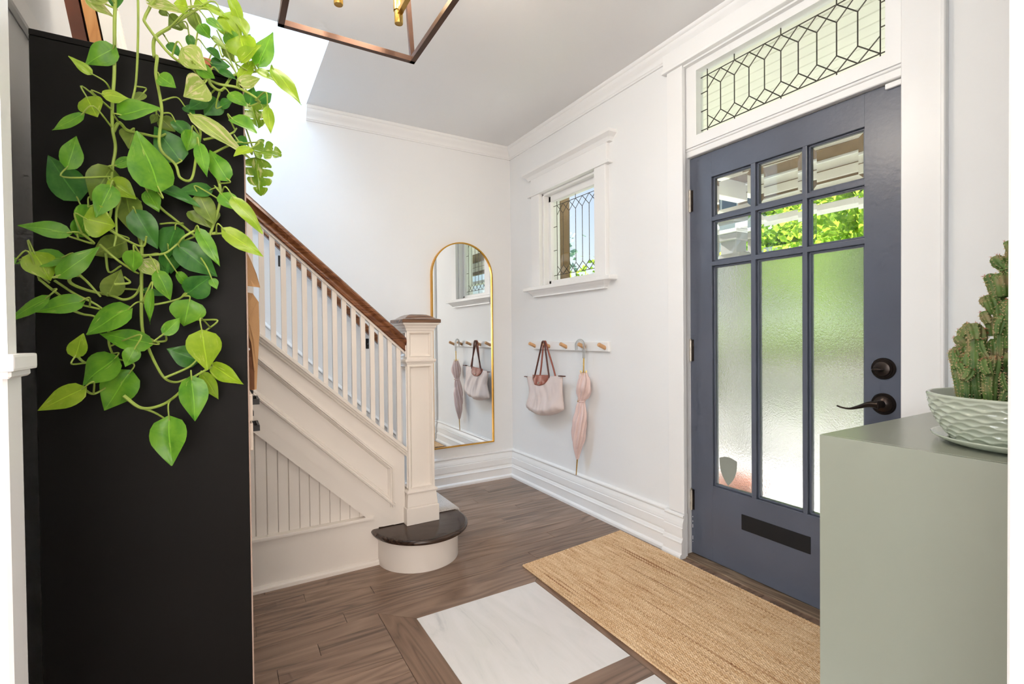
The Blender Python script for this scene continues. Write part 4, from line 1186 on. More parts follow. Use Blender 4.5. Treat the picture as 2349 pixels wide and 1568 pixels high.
# ---- lantern
ln = thing('lantern_light', (-1.455, 0.40, CEIL), 'bronze open frame lantern ceiling light with brass candle sockets', 'light fixture')
LX, LY = -1.450, 0.378
hb, ht = 0.207, 0.160; zb0, zt0 = 2.105, 2.52
def bar(p0, p1, w=0.0085, m='copper_bronze', name='frame_bar'):
    p0, p1 = Vector(p0), Vector(p1); t_ = (p1 - p0).normalized()
    up = Vector((0, 0, 1)) if abs(t_.z) < .8 else Vector((1, 0, 0))
    s_ = t_.cross(up).normalized(); q = s_.cross(t_)
    return MB().sweep([(-w, -w), (w, -w), (w, w), (-w, w)], p0 - t_ * (w if abs(t_.z) < .8 else 0), p1 + t_ * (w if abs(t_.z) < .8 else 0), s_, q).build(name, m, ln)
cs = [(-1, -1), (1, -1), (1, 1), (-1, 1)]
for k in range(4):
    a, b_ = cs[k], cs[(k + 1) % 4]
    bar((LX + a[0] * hb, LY + a[1] * hb, zb0), (LX + b_[0] * hb, LY + b_[1] * hb, zb0))
    bar((LX + a[0] * ht, LY + a[1] * ht, zt0), (LX + b_[0] * ht, LY + b_[1] * ht, zt0))
    bar((LX + a[0] * hb, LY + a[1] * hb, zb0), (LX + a[0] * ht, LY + a[1] * ht, zt0), 0.0075)
    bar((LX + a[0] * ht, LY + a[1] * ht, zt0), (LX, LY, zt0 + 0.07), 0.006)
MB().cyl((LX, LY, zt0 + .05), (LX, LY, CEIL - .018), 0.008).build('stem', 'copper_bronze', ln, True)
MB().lathe([(0.065, CEIL - 0.022), (0.065, CEIL - 0.004), (0.06, CEIL)], (LX, LY, 0), 'Z', 32).build('ceiling_plate', 'copper_bronze', ln, True)
CZ = 2.165
LYc = 0.413
for y in (LYc - 0.093, LYc + 0.093): bar((LX - 0.098, y, CZ + .018), (LX + 0.098, y, CZ + .018), 0.0075, 'brass', 'brass_bar')
bar((LX - 0.0, LYc - 0.093, CZ + .018), (LX, LYc + 0.093, CZ + .018), 0.0072, 'brass', 'brass_bar')
MB().cyl((LX, LYc, CZ + .018), (LX, LY, zt0 + .05), 0.006).build('centre_stem', 'brass', ln, True)
for sx in (-1, 1):
    for sy in (-1, 1):
        c = Vector((LX + sx * 0.108, LYc + sy * 0.093, CZ))
        s_ = MB().lathe([(0.0, -0.014), (0.0125, -0.014), (0.0135, -0.012), (0.0135, 0.024), (0.0165, 0.026), (0.0165, 0.075), (0.015, 0.077), (0.0, 0.077)], c, 'Z', 24).build('candle_socket', 'brass', ln, True)
        MB().lathe([(0.006, 0.077), (0.012, 0.092), (0.018, 0.115), (0.016, 0.135), (0.007, 0.165), (0.0, 0.172)], c, 'Z', 16).build('bulb', 'bulb_glow', s_, True)
        pl = bpy.data.lights.new('bulb_light', 'POINT'); pl.energy = 5.2; pl.color = (1.0, 0.92, 0.82); pl.shadow_soft_size = 0.035
        po = bpy.data.objects.new('bulb_light', pl); COL.objects.link(po); po.location = c + Vector((0, 0, 0.20))

# ---- black wardrobe with coats
wd = thing('open_wardrobe', (-1.80, -0.15, 0), 'tall black open wardrobe with drawers under a trailing plant', 'wardrobe')
AX0, AX1, AY0, AY1, AZ = -2.16, -1.450, -0.348, 0.057, 1.822
MB().bbox(AX1 - 0.022, AX1, AY0, AY1, 0.0, AZ - 0.014, 0.0012).build('side_panel', 'black_laminate', wd)
MB().bbox(AX0, AX0 + 0.022, AY0, AY1, 0.0, AZ - 0.014, 0.0012).build('side_panel', 'black_laminate', wd)
MB().bbox(AX0, AX1 + 0.0006, AY0, AY1 + 0.002, AZ - 0.0135, AZ, 0.0012).build('top_board', 'black_laminate', wd)
MB().box(AX0 + .02, AX1 - .02, AY0 + .002, AY0 + .010, 0.02, AZ - .014).build('back_panel', 'black_laminate', wd)
MB().bbox(AX1 - 0.020, AX1 - 0.003, AY1, AY1 + 0.004, 0.02, AZ - .02, 0.001).build('edge_strip', 'edge_beige', wd)
MB().box(AX0 + .022, AX1 - .022, AY0 + .01, AY1 - .005, 1.005, 1.022).build('shelf', 'cream_drawer', wd)
MB().box(AX0 + .022, AX1 - .022, AY0 + .01, AY1 - .005, 0.40, 0.418).build('shelf', 'black_laminate', wd)
MB().cyl((AX0 + .02, -0.14, 1.72), (AX1 - .02, -0.14, 1.72), 0.012).build('hanging_rail', 'black_metal', wd, True)
for z0, z1 in ((0.930, 1.000), (0.852, 0.924)):
    dr = MB().bbox(AX0 + .026, AX1 - .026, AY1 - 0.012, AY1 + 0.012, z0, z1, 0.002).build('drawer', 'cream_drawer', wd)
    MB().box(AX0 + .03, AX1 - .03, AY0 + .02, AY1 - .012, z0 + .004, z1 - .01).build('drawer_box', 'cream_drawer', dr)
    for hx in (-1.66, -1.98):
        mbh = MB(); zc = (z0 + z1) / 2
        mbh.box(hx - 0.05, hx + 0.05, AY1 + .030, AY1 + .036, zc - .008, zc + .008)
        mbh.box(hx - 0.05, hx - 0.044, AY1 + .011, AY1 + .031, zc - .008, zc + .008).box(hx + 0.044, hx + 0.05, AY1 + .011, AY1 + .031, zc - .008, zc + .008)
        mbh.build('pull_handle', 'black_metal', dr)

def coat(x, label, m_body, m_dark, seed, ymax, zbot):
    ct = thing('hanging_coat', (x, -0.14, 1.0), label, 'coat', 'coats in the wardrobe')
    # hanger hook
    MB().tube([(x, -0.14, 1.66), (x, -0.14, 1.70), (x + .0, -0.155, 1.735), (x, -0.14, 1.745), (x, -0.122, 1.735)], 0.003, 8).build('hanger', 'black_metal', ct, True)
    rr = random.Random(seed); NVv, NWw = 26, 36; v = []; f = []
    for j in range(NVv + 1):
        t_ = j / NVv; z = 1.655 - (1.655 - zbot) * t_
        hw = (0.05 + 0.165 * min(1, t_ * 3.2)) * (1 + 0.05 * t_); th = 0.022 + 0.038 * min(1, t_ * 2) 
        for k in range(NWw):
            w = 2 * math.pi * k / NWw
            fold = 1 + 0.16 * noise.noise(Vector((math.cos(w) * 2.6 + seed, math.sin(w) * 2.6, t_ * 1.4))) + 0.07 * math.sin(7 * w + seed)
            yc = -0.14; y = yc + hw * math.cos(w) * fold
            if y > yc: y = yc + (y - yc) * (ymax - yc) / 0.225
            v.append((x + th * math.sin(w) * fold, max(y, AY0 + 0.015), z))
    for j in range(NVv):
        for k in range(NWw): f.append((j * NWw + k, j * NWw + (k + 1) % NWw, (j + 1) * NWw + (k + 1) % NWw, (j + 1) * NWw + k))
    f.append(tuple(range(NWw))); f.append(tuple(range(NVv * NWw, (NVv + 1) * NWw)))
    obj('body', (v, f), m_body, ct, 'all')
    # collar points / lapel flap standing out at the front edge
    def flap(name, p, m_, th=0.006):
        n_ = len(p); q = [Vector(a) for a in p]; q2 = [a + Vector((-th, 0, 0)) for a in q]
        MB().add(q + q2, [tuple(range(n_)), tuple(range(2 * n_ - 1, n_ - 1, -1))] + [(k, (k + 1) % n_, n_ + (k + 1) % n_, n_ + k) for k in range(n_)]).build(name, m_, ct)
    return ct, flap
ct1, flap1 = coat(-1.66, 'tan cotton coat with pointed collar nearest the wardrobe side', 'tan_cotton', 'dark_tan_cotton', 3, 0.052, 1.03)
flap1('collar', [(-1.592, 0.040, 1.430), (-1.586, 0.062, 1.402), (-1.588, 0.076, 1.370), (-1.592, 0.090, 1.332), (-1.598, 0.099, 1.295), (-1.586, 0.080, 1.296), (-1.584, 0.040, 1.300)], 'tan_cotton', 0.004)
flap1('front_panel', [(-1.612, 0.045, 1.285), (-1.606, 0.080, 1.278), (-1.618, 0.096, 1.254), (-1.622, 0.097, 1.168), (-1.618, 0.091, 1.080), (-1.614, 0.086, 1.001), (-1.606, 0.074, 0.999), (-1.604, 0.072, 1.118), (-1.606, 0.070, 1.193)], 'tan_cotton', 0.005)
flap1('lapel', [(-1.598, 0.040, 1.290), (-1.594, 0.062, 1.284), (-1.592, 0.078, 1.268), (-1.596, 0.089, 1.256), (-1.600, 0.079, 1.225), (-1.600, 0.068, 1.198), (-1.600, 0.040, 1.180)], 'tan_cotton', 0.004)
flap1('lining', [(-1.602, 0.040, 1.205), (-1.601, 0.061, 1.199), (-1.601, 0.074, 1.175), (-1.601, 0.081, 1.118), (-1.601, 0.080, 1.002), (-1.601, 0.040, 0.999)], 'dark_tan_cotton', 0.003)
flap1('belt', [(-1.594, 0.050, 1.215), (-1.592, 0.066, 1.212), (-1.590, 0.080, 1.143), (-1.594, 0.086, 1.055), (-1.594, 0.080, 1.056), (-1.591, 0.073, 1.137), (-1.595, 0.056, 1.190)], 'tan_cotton', 0.004)
flap1('button', [(-1.596, 0.066 + .004 * math.cos(k), 1.118 + .004 * math.sin(k)) for k in [2 * math.pi * q / 10 for q in range(10)]], 'trim_paint', 0.004)
ct2, flap2 = coat(-1.88, 'dark brown jacket hanging behind the tan coat', 'dark_tan_cotton', 'dark_tan_cotton', 8, 0.066, 1.03)

# ---- frames leaning on top of the wardrobe
def leaner(name, label, cat, y0, th, x0, x1, h, m_edge, m_face, lean):
    t_ = thing(name, ((x0 + x1) / 2, y0, AZ), label, cat)
    def P(x, d_, z): return (x, y0 - lean * z + d_, AZ + 0.001 + z)
    w = 0.035
    def slab(nm, xa, xb, za, zb, da, db, m_):
        v = [P(xa, da, za), P(xb, da, za), P(xb, db, za), P(xa, db, za), P(xa, da, zb), P(xb, da, zb), P(xb, db, zb), P(xa, db, zb)]
        obj(nm, (v, [(0, 3, 2, 1), (4, 5, 6, 7), (0, 1, 5, 4), (1, 2, 6, 5), (2, 3, 7, 6), (3, 0, 4, 7)]), m_, t_)
    slab('frame_stile', x0, x0 + w, 0, h, 0, th, m_edge); slab('frame_stile', x1 - w, x1, 0, h, 0, th, m_edge)
    slab('frame_rail', x0 + w, x1 - w, 0, w, 0, th, m_edge); slab('frame_rail', x0 + w, x1 - w, h - w, h, 0, th, m_edge)
    slab('picture', x0 + w, x1 - w, w, h - w, th * .3, th * .7, m_face)
leaner('brown_frame', 'dark brown picture frame leaning at the back of the wardrobe top', 'picture frame', -0.305, 0.030, -2.10, -1.70, 0.46, 'wood_brown_frame', 'canvas_white', 0.16)
leaner('pine_frame', 'light pine picture frame leaning on the wardrobe top', 'picture frame', -0.268, 0.026, -2.08, -1.68, 0.42, 'pine', 'canvas_white', 0.16)
leaner('white_canvas', 'white canvas leaning in front of the pine frame', 'canvas', -0.236, 0.030, -2.02, -1.66, 0.40, 'canvas_white', 'canvas_white', 0.16)
# ================================================================== TRAILING PLANTS
# leaves: (y, z of the stalk end, y, z of the tip, width, distance of both from the wardrobe side, roll, tone)
LEAVES = [(-0.202,1.88,-0.242,1.88,0.025,0.084,0.068,-7,4),
(-0.236,1.872,-0.191,1.858,0.025,0.079,0.062,-7,4),
(-0.186,1.91,-0.188,1.865,0.026,0.067,0.079,19,1),
(-0.127,1.9,-0.061,1.897,0.037,0.083,0.085,-16,4),
(-0.192,1.782,-0.243,1.74,0.036,0.08,0.065,-20,0),
(-0.224,1.699,-0.256,1.719,0.021,0.126,0.139,21,2),
(-0.205,1.662,-0.164,1.67,0.03,0.118,0.106,-13,2),
(-0.233,1.653,-0.216,1.614,0.038,0.108,0.117,25,2),
(-0.24,1.611,-0.29,1.576,0.023,0.123,0.106,7,0),
(-0.178,1.629,-0.109,1.659,0.054,0.11,0.111,-23,0),
(-0.269,1.508,-0.257,1.579,0.028,0.098,0.082,30,0),
(-0.261,1.454,-0.306,1.535,0.053,0.065,0.067,-14,1),
(-0.114,1.481,-0.15,1.595,0.067,0.125,0.127,27,0),
(-0.078,1.566,-0.124,1.633,0.054,0.065,0.065,-6,1),
(-0.047,1.653,0.066,1.581,0.04,0.106,0.103,-24,4),
(0.031,1.673,0.082,1.645,0.046,0.088,0.101,-32,0),
(0.027,1.738,0.062,1.714,0.036,0.073,0.078,-15,0),
(0.088,1.744,0.12,1.77,0.036,0.054,0.053,-11,1),
(0.104,1.699,0.111,1.643,0.022,0.13,0.118,-6,2),
(0.122,1.817,0.185,1.741,0.039,0.082,0.087,-16,2),
(0.089,1.817,0.121,1.899,0.039,0.091,0.101,-13,0),
(0.052,1.808,0.093,1.85,0.036,0.104,0.12,-28,2),
(0.013,1.918,0.055,1.879,0.048,0.074,0.063,19,2),
(0.032,1.948,0.055,1.887,0.025,0.107,0.096,-12,2),
(-0.022,1.93,0.028,1.914,0.037,0.081,0.079,-32,2),
(-0.063,1.799,-0.019,1.757,0.038,0.112,0.128,32,4),
(-0.026,1.73,-0.064,1.686,0.042,0.114,0.132,-34,4),
(-0.111,1.74,-0.079,1.713,0.028,0.087,0.106,19,0),
(-0.094,1.836,-0.071,1.802,0.02,0.049,0.067,8,1),
(-0.09,1.893,-0.057,1.877,0.033,0.064,0.055,-22,3),
(-0.048,1.923,-0.034,1.882,0.026,0.051,0.036,-8,3),
(-0.019,1.833,0.011,1.816,0.03,0.069,0.062,-34,1),
(0.019,1.867,0.039,1.84,0.021,0.037,0.023,20,3),
(0.086,1.798,0.129,1.788,0.03,0.092,0.083,-28,2),
(-0.016,1.871,0.017,1.856,0.026,0.129,0.126,-20,0),
(-0.007,1.859,0.024,1.851,0.028,0.074,0.056,-23,2),
(-0.054,1.861,-0.045,1.835,0.022,0.059,0.045,-32,1),
(0.05,1.866,0.067,1.818,0.05,0.099,0.089,35,2),
(-0.037,1.939,-0.012,1.922,0.027,0.077,0.079,19,2),
(-0.026,1.721,-0.058,1.684,0.028,0.049,0.069,-2,1),
(-0.001,1.729,-0.027,1.688,0.035,0.043,0.04,-32,1),
(-0.112,1.659,-0.086,1.637,0.027,0.05,0.04,27,3),
(-0.084,1.652,-0.057,1.617,0.037,0.064,0.064,-33,1),
(-0.051,1.628,-0.062,1.585,0.031,0.085,0.075,-20,0),
(-0.165,1.616,-0.173,1.576,0.038,0.043,0.058,-25,3),
(-0.146,1.714,-0.162,1.686,0.019,0.037,0.054,5,3),
(-0.12,1.657,-0.13,1.637,0.017,0.07,0.066,28,3),
(-0.037,1.592,-0.022,1.518,0.024,0.109,0.121,17,0),
(0.017,1.526,-0.017,1.593,0.035,0.1,0.083,-20,0),
(0.066,1.598,0.031,1.569,0.024,0.122,0.138,30,2),
(-0.018,1.508,-0.084,1.492,0.038,0.047,0.053,21,1),
(-0.04,1.49,-0.011,1.421,0.038,0.057,0.07,2,3),
(0.006,1.485,0.043,1.448,0.037,0.109,0.117,-16,0),
(0.031,1.473,0.088,1.395,0.035,0.125,0.144,-30,2),
(0.011,1.398,0.088,1.341,0.032,0.128,0.147,12,2),
(-0.043,1.456,-0.016,1.414,0.06,0.037,0.053,-26,3),
(-0.204,1.521,-0.237,1.447,0.044,0.069,0.076,-31,3),
(-0.202,1.492,-0.157,1.459,0.038,0.08,0.085,5,2),
(-0.197,1.471,-0.22,1.401,0.035,0.115,0.132,-20,0),
(-0.242,1.435,-0.254,1.372,0.028,0.07,0.087,-34,0),
(-0.237,1.399,-0.191,1.392,0.052,0.123,0.107,22,2),
(-0.267,1.368,-0.338,1.373,0.03,0.117,0.132,4,0),
(-0.161,1.433,-0.123,1.357,0.045,0.066,0.054,12,1),
(-0.179,1.47,-0.169,1.389,0.043,0.047,0.062,19,3),
(-0.188,1.524,-0.15,1.549,0.027,0.098,0.099,-33,0),
(-0.138,1.481,-0.117,1.437,0.029,0.072,0.076,-1,0),
(-0.115,1.496,-0.038,1.459,0.029,0.065,0.07,-25,1),
(-0.04,1.399,-0.0,1.318,0.027,0.092,0.102,2,0),
(-0.09,1.409,-0.107,1.332,0.047,0.035,0.049,23,1),
(0.049,1.78,0.086,1.838,0.024,0.075,0.077,-8,2),
(0.002,1.879,0.034,1.862,0.029,0.117,0.11,-19,2),
(0.044,1.918,0.063,1.862,0.032,0.099,0.118,-28,2),
(0.023,1.88,0.05,1.845,0.028,0.077,0.082,27,0),
(-0.01,1.811,0.029,1.815,0.024,0.053,0.05,25,1),
(-0.038,1.766,-0.003,1.756,0.023,0.117,0.099,27,0),
(0.049,1.765,0.093,1.792,0.024,0.082,0.074,24,4),
(0.071,1.735,0.079,1.773,0.029,0.05,0.062,-23,1),
(-0.071,1.889,-0.095,1.873,0.027,0.066,0.053,-25,3),
(-0.031,1.871,-0.012,1.849,0.027,0.1,0.093,3,0),
(-0.055,1.891,-0.079,1.885,0.022,0.124,0.133,-35,2),
(-0.11,1.91,-0.095,1.899,0.015,0.046,0.048,-1,3),
(0.004,1.791,0.043,1.781,0.028,0.06,0.059,-30,1),
(0.01,1.716,0.035,1.732,0.024,0.044,0.057,-10,1),
(0.04,1.638,0.064,1.62,0.024,0.062,0.081,9,1),
(-0.065,1.693,-0.045,1.676,0.023,0.059,0.063,-13,1),
(-0.344,1.307,-0.376,1.285,0.026,0.125,0.123,29,0),
(-0.282,1.321,-0.349,1.302,0.036,0.088,0.103,20,0),
(-0.32,1.323,-0.298,1.27,0.045,0.107,0.104,-25,2),
(-0.281,1.281,-0.217,1.346,0.032,0.116,0.111,11,0),
(-0.187,1.368,-0.247,1.338,0.04,0.04,0.023,-25,3),
(-0.159,1.338,-0.162,1.295,0.033,0.119,0.106,28,0),
(-0.146,1.323,-0.117,1.289,0.035,0.092,0.095,-10,4),
(-0.119,1.297,-0.098,1.237,0.03,0.107,0.091,-7,0),
(-0.082,1.364,-0.006,1.299,0.052,0.068,0.055,11,1),
(-0.103,1.354,-0.1,1.302,0.037,0.046,0.038,-33,1),
(-0.12,1.331,-0.107,1.287,0.027,0.036,0.054,23,1),
(-0.065,1.258,-0.017,1.299,0.043,0.063,0.075,32,1),
(-0.017,1.29,-0.007,1.266,0.017,0.08,0.083,0,0),
(-0.213,1.25,-0.188,1.304,0.034,0.055,0.073,18,3),
(-0.299,1.234,-0.367,1.181,0.021,0.128,0.113,11,0),
(-0.25,1.229,-0.321,1.206,0.035,0.111,0.12,8,0),
(-0.171,1.213,-0.242,1.16,0.053,0.12,0.112,30,0),
(-0.139,1.14,-0.223,1.162,0.044,0.094,0.098,28,0),
(-0.26,1.117,-0.248,1.163,0.03,0.112,0.105,-19,2),
(-0.199,1.109,-0.253,1.053,0.06,0.09,0.095,35,0),
(-0.161,1.129,-0.178,1.091,0.027,0.124,0.12,-7,0),
(-0.249,1.048,-0.32,1.008,0.037,0.119,0.11,-6,2),
(-0.178,1.074,-0.224,0.994,0.061,0.071,0.058,3,0),
(-0.05,1.099,-0.109,1.127,0.043,0.059,0.064,-9,1),
(-0.037,1.162,-0.029,1.078,0.057,0.127,0.132,-24,2),
(-0.019,1.085,0.045,1.038,0.029,0.074,0.093,34,2),
(-0.059,1.058,-0.054,0.964,0.047,0.125,0.129,-13,0),
(-0.04,1.066,-0.008,1.003,0.028,0.075,0.066,-19,2),
(-0.102,0.971,-0.098,0.872,0.058,0.126,0.141,19,0),
(-0.063,1.236,-0.075,1.179,0.058,0.079,0.068,-14,0),
(-0.108,1.162,-0.078,1.197,0.023,0.127,0.113,20,0),
(-0.13,1.256,-0.134,1.182,0.015,0.111,0.113,32,0),
(-0.152,1.261,-0.113,1.25,0.017,0.044,0.045,-24,1),
(-0.085,1.301,-0.062,1.268,0.02,0.076,0.057,-13,0),
(-0.258,1.372,-0.247,1.42,0.027,0.077,0.06,34,0),
(-0.047,1.362,-0.067,1.315,0.024,0.045,0.061,14,1)]
VINES = [(0.074,[(-0.188,1.913),
(-0.189,1.836),
(-0.194,1.737),
(-0.197,1.671),
(-0.196,1.607),
(-0.194,1.571),
(-0.201,1.519),
(-0.201,1.435),
(-0.207,1.4),
(-0.194,1.382)]),
(0.069,[(-0.149,1.929),
(-0.149,1.811),
(-0.156,1.727),
(-0.164,1.681),
(-0.161,1.667)]),
(0.087,[(-0.111,1.931),
(-0.125,1.893),
(-0.136,1.867),
(-0.132,1.843),
(-0.096,1.798),
(-0.071,1.786),
(-0.043,1.767),
(-0.033,1.742)]),
(0.083,[(-0.089,1.851),
(-0.118,1.824),
(-0.121,1.789),
(-0.114,1.78),
(-0.117,1.742),
(-0.112,1.702),
(-0.108,1.659),
(-0.112,1.579),
(-0.085,1.55),
(-0.076,1.521),
(-0.053,1.517),
(-0.042,1.588),
(-0.035,1.636),
(-0.051,1.656)]),
(0.073,[(-0.196,1.603),
(-0.185,1.622),
(-0.173,1.615),
(-0.143,1.61),
(-0.116,1.604),
(-0.103,1.618)]),
(0.064,[(-0.017,1.777),
(-0.012,1.75),
(0.01,1.748),
(0.036,1.794),
(0.079,1.805),
(0.12,1.82)]),
(0.072,[(-0.046,1.792),
(-0.04,1.767),
(0.0,1.761),
(0.042,1.76),
(0.078,1.74),
(0.092,1.735)]),
(0.073,[(-0.029,1.617),
(0.026,1.639),
(0.04,1.662)]),
(0.063,[(-0.016,1.591),
(0.044,1.626),
(0.065,1.614)]),
(0.06,[(-0.02,1.56),
(-0.0,1.527),
(0.003,1.483),
(-0.012,1.425),
(-0.03,1.368),
(-0.04,1.343)]),
(0.039,[(-0.142,1.534),
(-0.143,1.496),
(-0.129,1.494),
(-0.121,1.46),
(-0.09,1.433),
(-0.057,1.401),
(-0.047,1.39)]),
(0.081,[(-0.197,1.489),
(-0.186,1.461),
(-0.195,1.427),
(-0.193,1.38),
(-0.197,1.351)]),
(0.059,[(-0.173,1.539),
(-0.147,1.507),
(-0.106,1.515)]),
(0.034,[(-0.074,1.424),
(-0.1,1.425),
(-0.119,1.417)]),
(0.04,[(-0.155,1.467),
(-0.168,1.451),
(-0.168,1.42),
(-0.16,1.383),
(-0.154,1.353)]),
(0.082,[(-0.204,1.386),
(-0.176,1.367),
(-0.149,1.358),
(-0.14,1.378)]),
(0.045,[(-0.119,1.371),
(-0.08,1.378),
(-0.047,1.393),
(-0.005,1.409)]),
(0.053,[(-0.153,1.402),
(-0.154,1.273),
(-0.154,1.178),
(-0.146,1.133),
(-0.132,1.094),
(-0.114,1.06),
(-0.095,1.048),
(-0.072,1.054)]),
(0.071,[(-0.224,1.355),
(-0.195,1.325),
(-0.169,1.304),
(-0.158,1.297)]),
(0.082,[(-0.318,1.274),
(-0.296,1.25),
(-0.273,1.23),
(-0.224,1.215)]),
(0.05,[(-0.306,1.277),
(-0.271,1.249),
(-0.226,1.219),
(-0.204,1.175)]),
(0.053,[(-0.264,1.29),
(-0.275,1.286),
(-0.275,1.271),
(-0.251,1.258),
(-0.211,1.248),
(-0.185,1.238),
(-0.167,1.25),
(-0.155,1.277)]),
(0.055,[(-0.284,1.217),
(-0.257,1.205),
(-0.237,1.2),
(-0.215,1.182)]),
(0.032,[(-0.361,1.319),
(-0.344,1.299),
(-0.315,1.272)]),
(0.083,[(-0.148,1.233),
(-0.136,1.226),
(-0.09,1.239),
(-0.067,1.253)]),
(0.031,[(-0.202,1.265),
(-0.154,1.264)]),
(0.088,[(-0.255,1.287),
(-0.242,1.27),
(-0.223,1.242)]),
(0.039,[(-0.144,1.144),
(-0.114,1.145),
(-0.112,1.163)]),
(0.039,[(-0.064,1.197),
(-0.04,1.195),
(-0.007,1.193),
(-0.034,1.167)]),
(0.081,[(-0.112,1.062),
(-0.067,1.083),
(-0.05,1.1)]),
(0.079,[(-0.186,1.027),
(-0.156,0.997),
(-0.122,0.998),
(-0.09,1.021),
(-0.061,1.057),
(-0.02,1.083)]),
(0.044,[(-0.16,0.991),
(-0.135,0.978),
(-0.11,0.96)]),
(0.063,[(-0.259,1.043),
(-0.239,1.033),
(-0.218,1.046)]),
(0.059,[(-0.27,1.115),
(-0.252,1.1),
(-0.218,1.094)]),
(0.073,[(-0.21,1.182),
(-0.21,1.141),
(-0.204,1.108)]),
(0.041,[(-0.22,1.342),
(-0.215,1.301),
(-0.191,1.314)]),
(0.08,[(-0.198,1.269),
(-0.172,1.274),
(-0.183,1.288)]),
(0.09,[(-0.149,1.333),
(-0.109,1.343),
(-0.084,1.366)]),
(0.072,[(-0.046,1.405),
(-0.072,1.383),
(-0.085,1.366)]),
(0.085,[(-0.016,1.394),
(0.012,1.4)]),
(0.086,[(-0.248,1.372),
(-0.232,1.355),
(-0.274,1.368)])]

XP = AX1                                       # near side of the wardrobe, the vines hang just in front of it
hp = thing('hanging_planter', (-1.375, -0.03, 2.03), 'white hanging planter above the wardrobe', 'planter')
HPX, HPY, HPZ = -1.375, -0.035, 2.045
MB().lathe([(0.0, 0.0), (0.055, 0.0), (0.075, 0.03), (0.088, 0.09), (0.090, 0.13), (0.084, 0.132), (0.082, 0.115), (0.0, 0.112)], (HPX, HPY, HPZ), 'Z', 36).build('pot', 'white_ceramic', hp, True)
for k in range(3):
    w = 2 * math.pi * k / 3 + .5
    MB().tube([(HPX + .088 * math.cos(w), HPY + .088 * math.sin(w), HPZ + .125), (HPX, HPY, HPZ + .42)], 0.0015, 6).build('cord', 'brass', hp)
MB().tube([(HPX, HPY, HPZ + .41), (HPX, HPY, CEIL)], 0.0018, 6).build('cord', 'brass', hp)
po = thing('trailing_pothos', (HPX, HPY, HPZ + 0.11), 'long trailing heart-leaved green pothos hanging down over the black wardrobe side', 'plant')
LM = ['leaf_green', 'leaf_dark', 'leaf_yellow', 'leaf_olive', 'leaf_pale']

def leaf_mesh(name, base, tip, width, nrm, m, parent, curl, fold, seed, shape='heart'):
    """heart-shaped blade: grid folded along the midrib, tip curled"""
    base, tip = Vector(base), Vector(tip)
    L = (tip - base).length; t = (tip - base).normalized()
    nrm = (Vector(nrm) - t * Vector(nrm).dot(t)).normalized(); s = t.cross(nrm)
    NU_, NV_ = 10, 6
    me_v = []; uv = []
    for i_ in range(NU_ + 1):
        u = i_ / NU_
        # half width profile of a heart leaf
        wv = (math.sin(math.pi * min(1, u ** 0.62)) ** 0.85) * (1.0 if u < .5 else 1 - 0.25 * ((u - .5) / .5))
        wv = max(wv, 0.02 if u > 0.95 else wv)
        for j in range(-NV_ // 2, NV_ // 2 + 1):
            q = j / (NV_ / 2)
            back = -0.10 * L * (abs(q) ** 1.5) * max(0, 1 - u * 3.2)          # lobes beside the stalk
            hgt = fold * abs(q) * width * 0.5 * wv - 0.10 * width * q * q * wv
            hgt += curl * L * (0.25 - (u - .5) ** 2) * 1.2 + 0.02 * L * math.sin(u * 7 + seed + q * 2)
            p = base + t * (u * L + back) + s * (q * wv * width * 0.5) + nrm * hgt
            me_v.append(p); uv.append((0.5 + 0.5 * q, u))
    W_ = NV_ + 1; fs = []
    for i_ in range(NU_):
        for j in range(NV_): fs.append((i_ * W_ + j, i_ * W_ + j + 1, (i_ + 1) * W_ + j + 1, (i_ + 1) * W_ + j))
    off = root_loc(parent)
    me = bpy.data.meshes.new(name); me.from_pydata([tuple(p - off) for p in me_v], [], fs)
    ul = me.uv_layers.new(name='UVMap')
    for lp in me.loops: ul.data[lp.index].uv = uv[lp.vertex_index]
    for pg in me.polygons: pg.use_smooth = True
    me.materials.append(MATS[m])
    o = bpy.data.objects.new(name, me); COL.objects.link(o); o.parent = parent
    return o

vine_pts = []
rp = random.Random(21)
for off, pts in VINES:
    base = [Vector((XP + off + 0.012 * math.sin(k * 1.9 + off * 90), y, z)) for k, (y, z) in enumerate(pts)]
    if pts[0][1] > 1.905:                      # vines that start at the pot rim
        base = [Vector((HPX + 0.03, HPY + (pts[0][0] - HPY) * .45, HPZ + 0.125)), Vector((HPX + 0.05, pts[0][0], HPZ + 0.05))] + base
    cur = catmull(base, 6)
    vine_pts += cur
    r0 = 0.0034 if len(pts) > 5 else 0.0026
    MB().tube(cur, [r0 * (1.1 - 0.35 * k / len(cur)) for k in range(len(cur))], 7).build('vine', 'vine_green', po, True)
for li, (yb_, zb1, yt, zt1, w_, ob, ot, rl, k) in enumerate(LEAVES):
    b_ = Vector((XP + ob, yb_, zb1)); t_ = Vector((XP + ot, yt, zt1))
    ang = math.radians(rl)
    side = (t_ - b_).normalized().cross(Vector((1, 0, 0)))
    nrm = Vector((1, 0, 0)) * math.cos(ang) + side * math.sin(ang) + Vector((0, 0, 0.25))
    leaf_mesh('leaf', b_, t_, w_ * 1.22 / max(0.75, math.cos(ang)), nrm, LM[k], po, rp.uniform(0.02, 0.16) * (1 if k != 3 else -1), rp.uniform(0.10, 0.5), li)
    q = min(vine_pts, key=lambda p: (p - b_).length)
    d_ = (q - b_).length
    if d_ > 0.004:
        back = (b_ - t_).normalized()
        mid = b_ + back * min(0.03, d_ * .45) + Vector((0.004, 0, 0.004))
        MB().tube(catmull([b_ + (t_ - b_) * .02, mid, q], 5), [0.0014 + 0.0006 * i_ / 10 for i_ in range(11)], 6).build('leaf_stalk', 'vine_green', po, True)

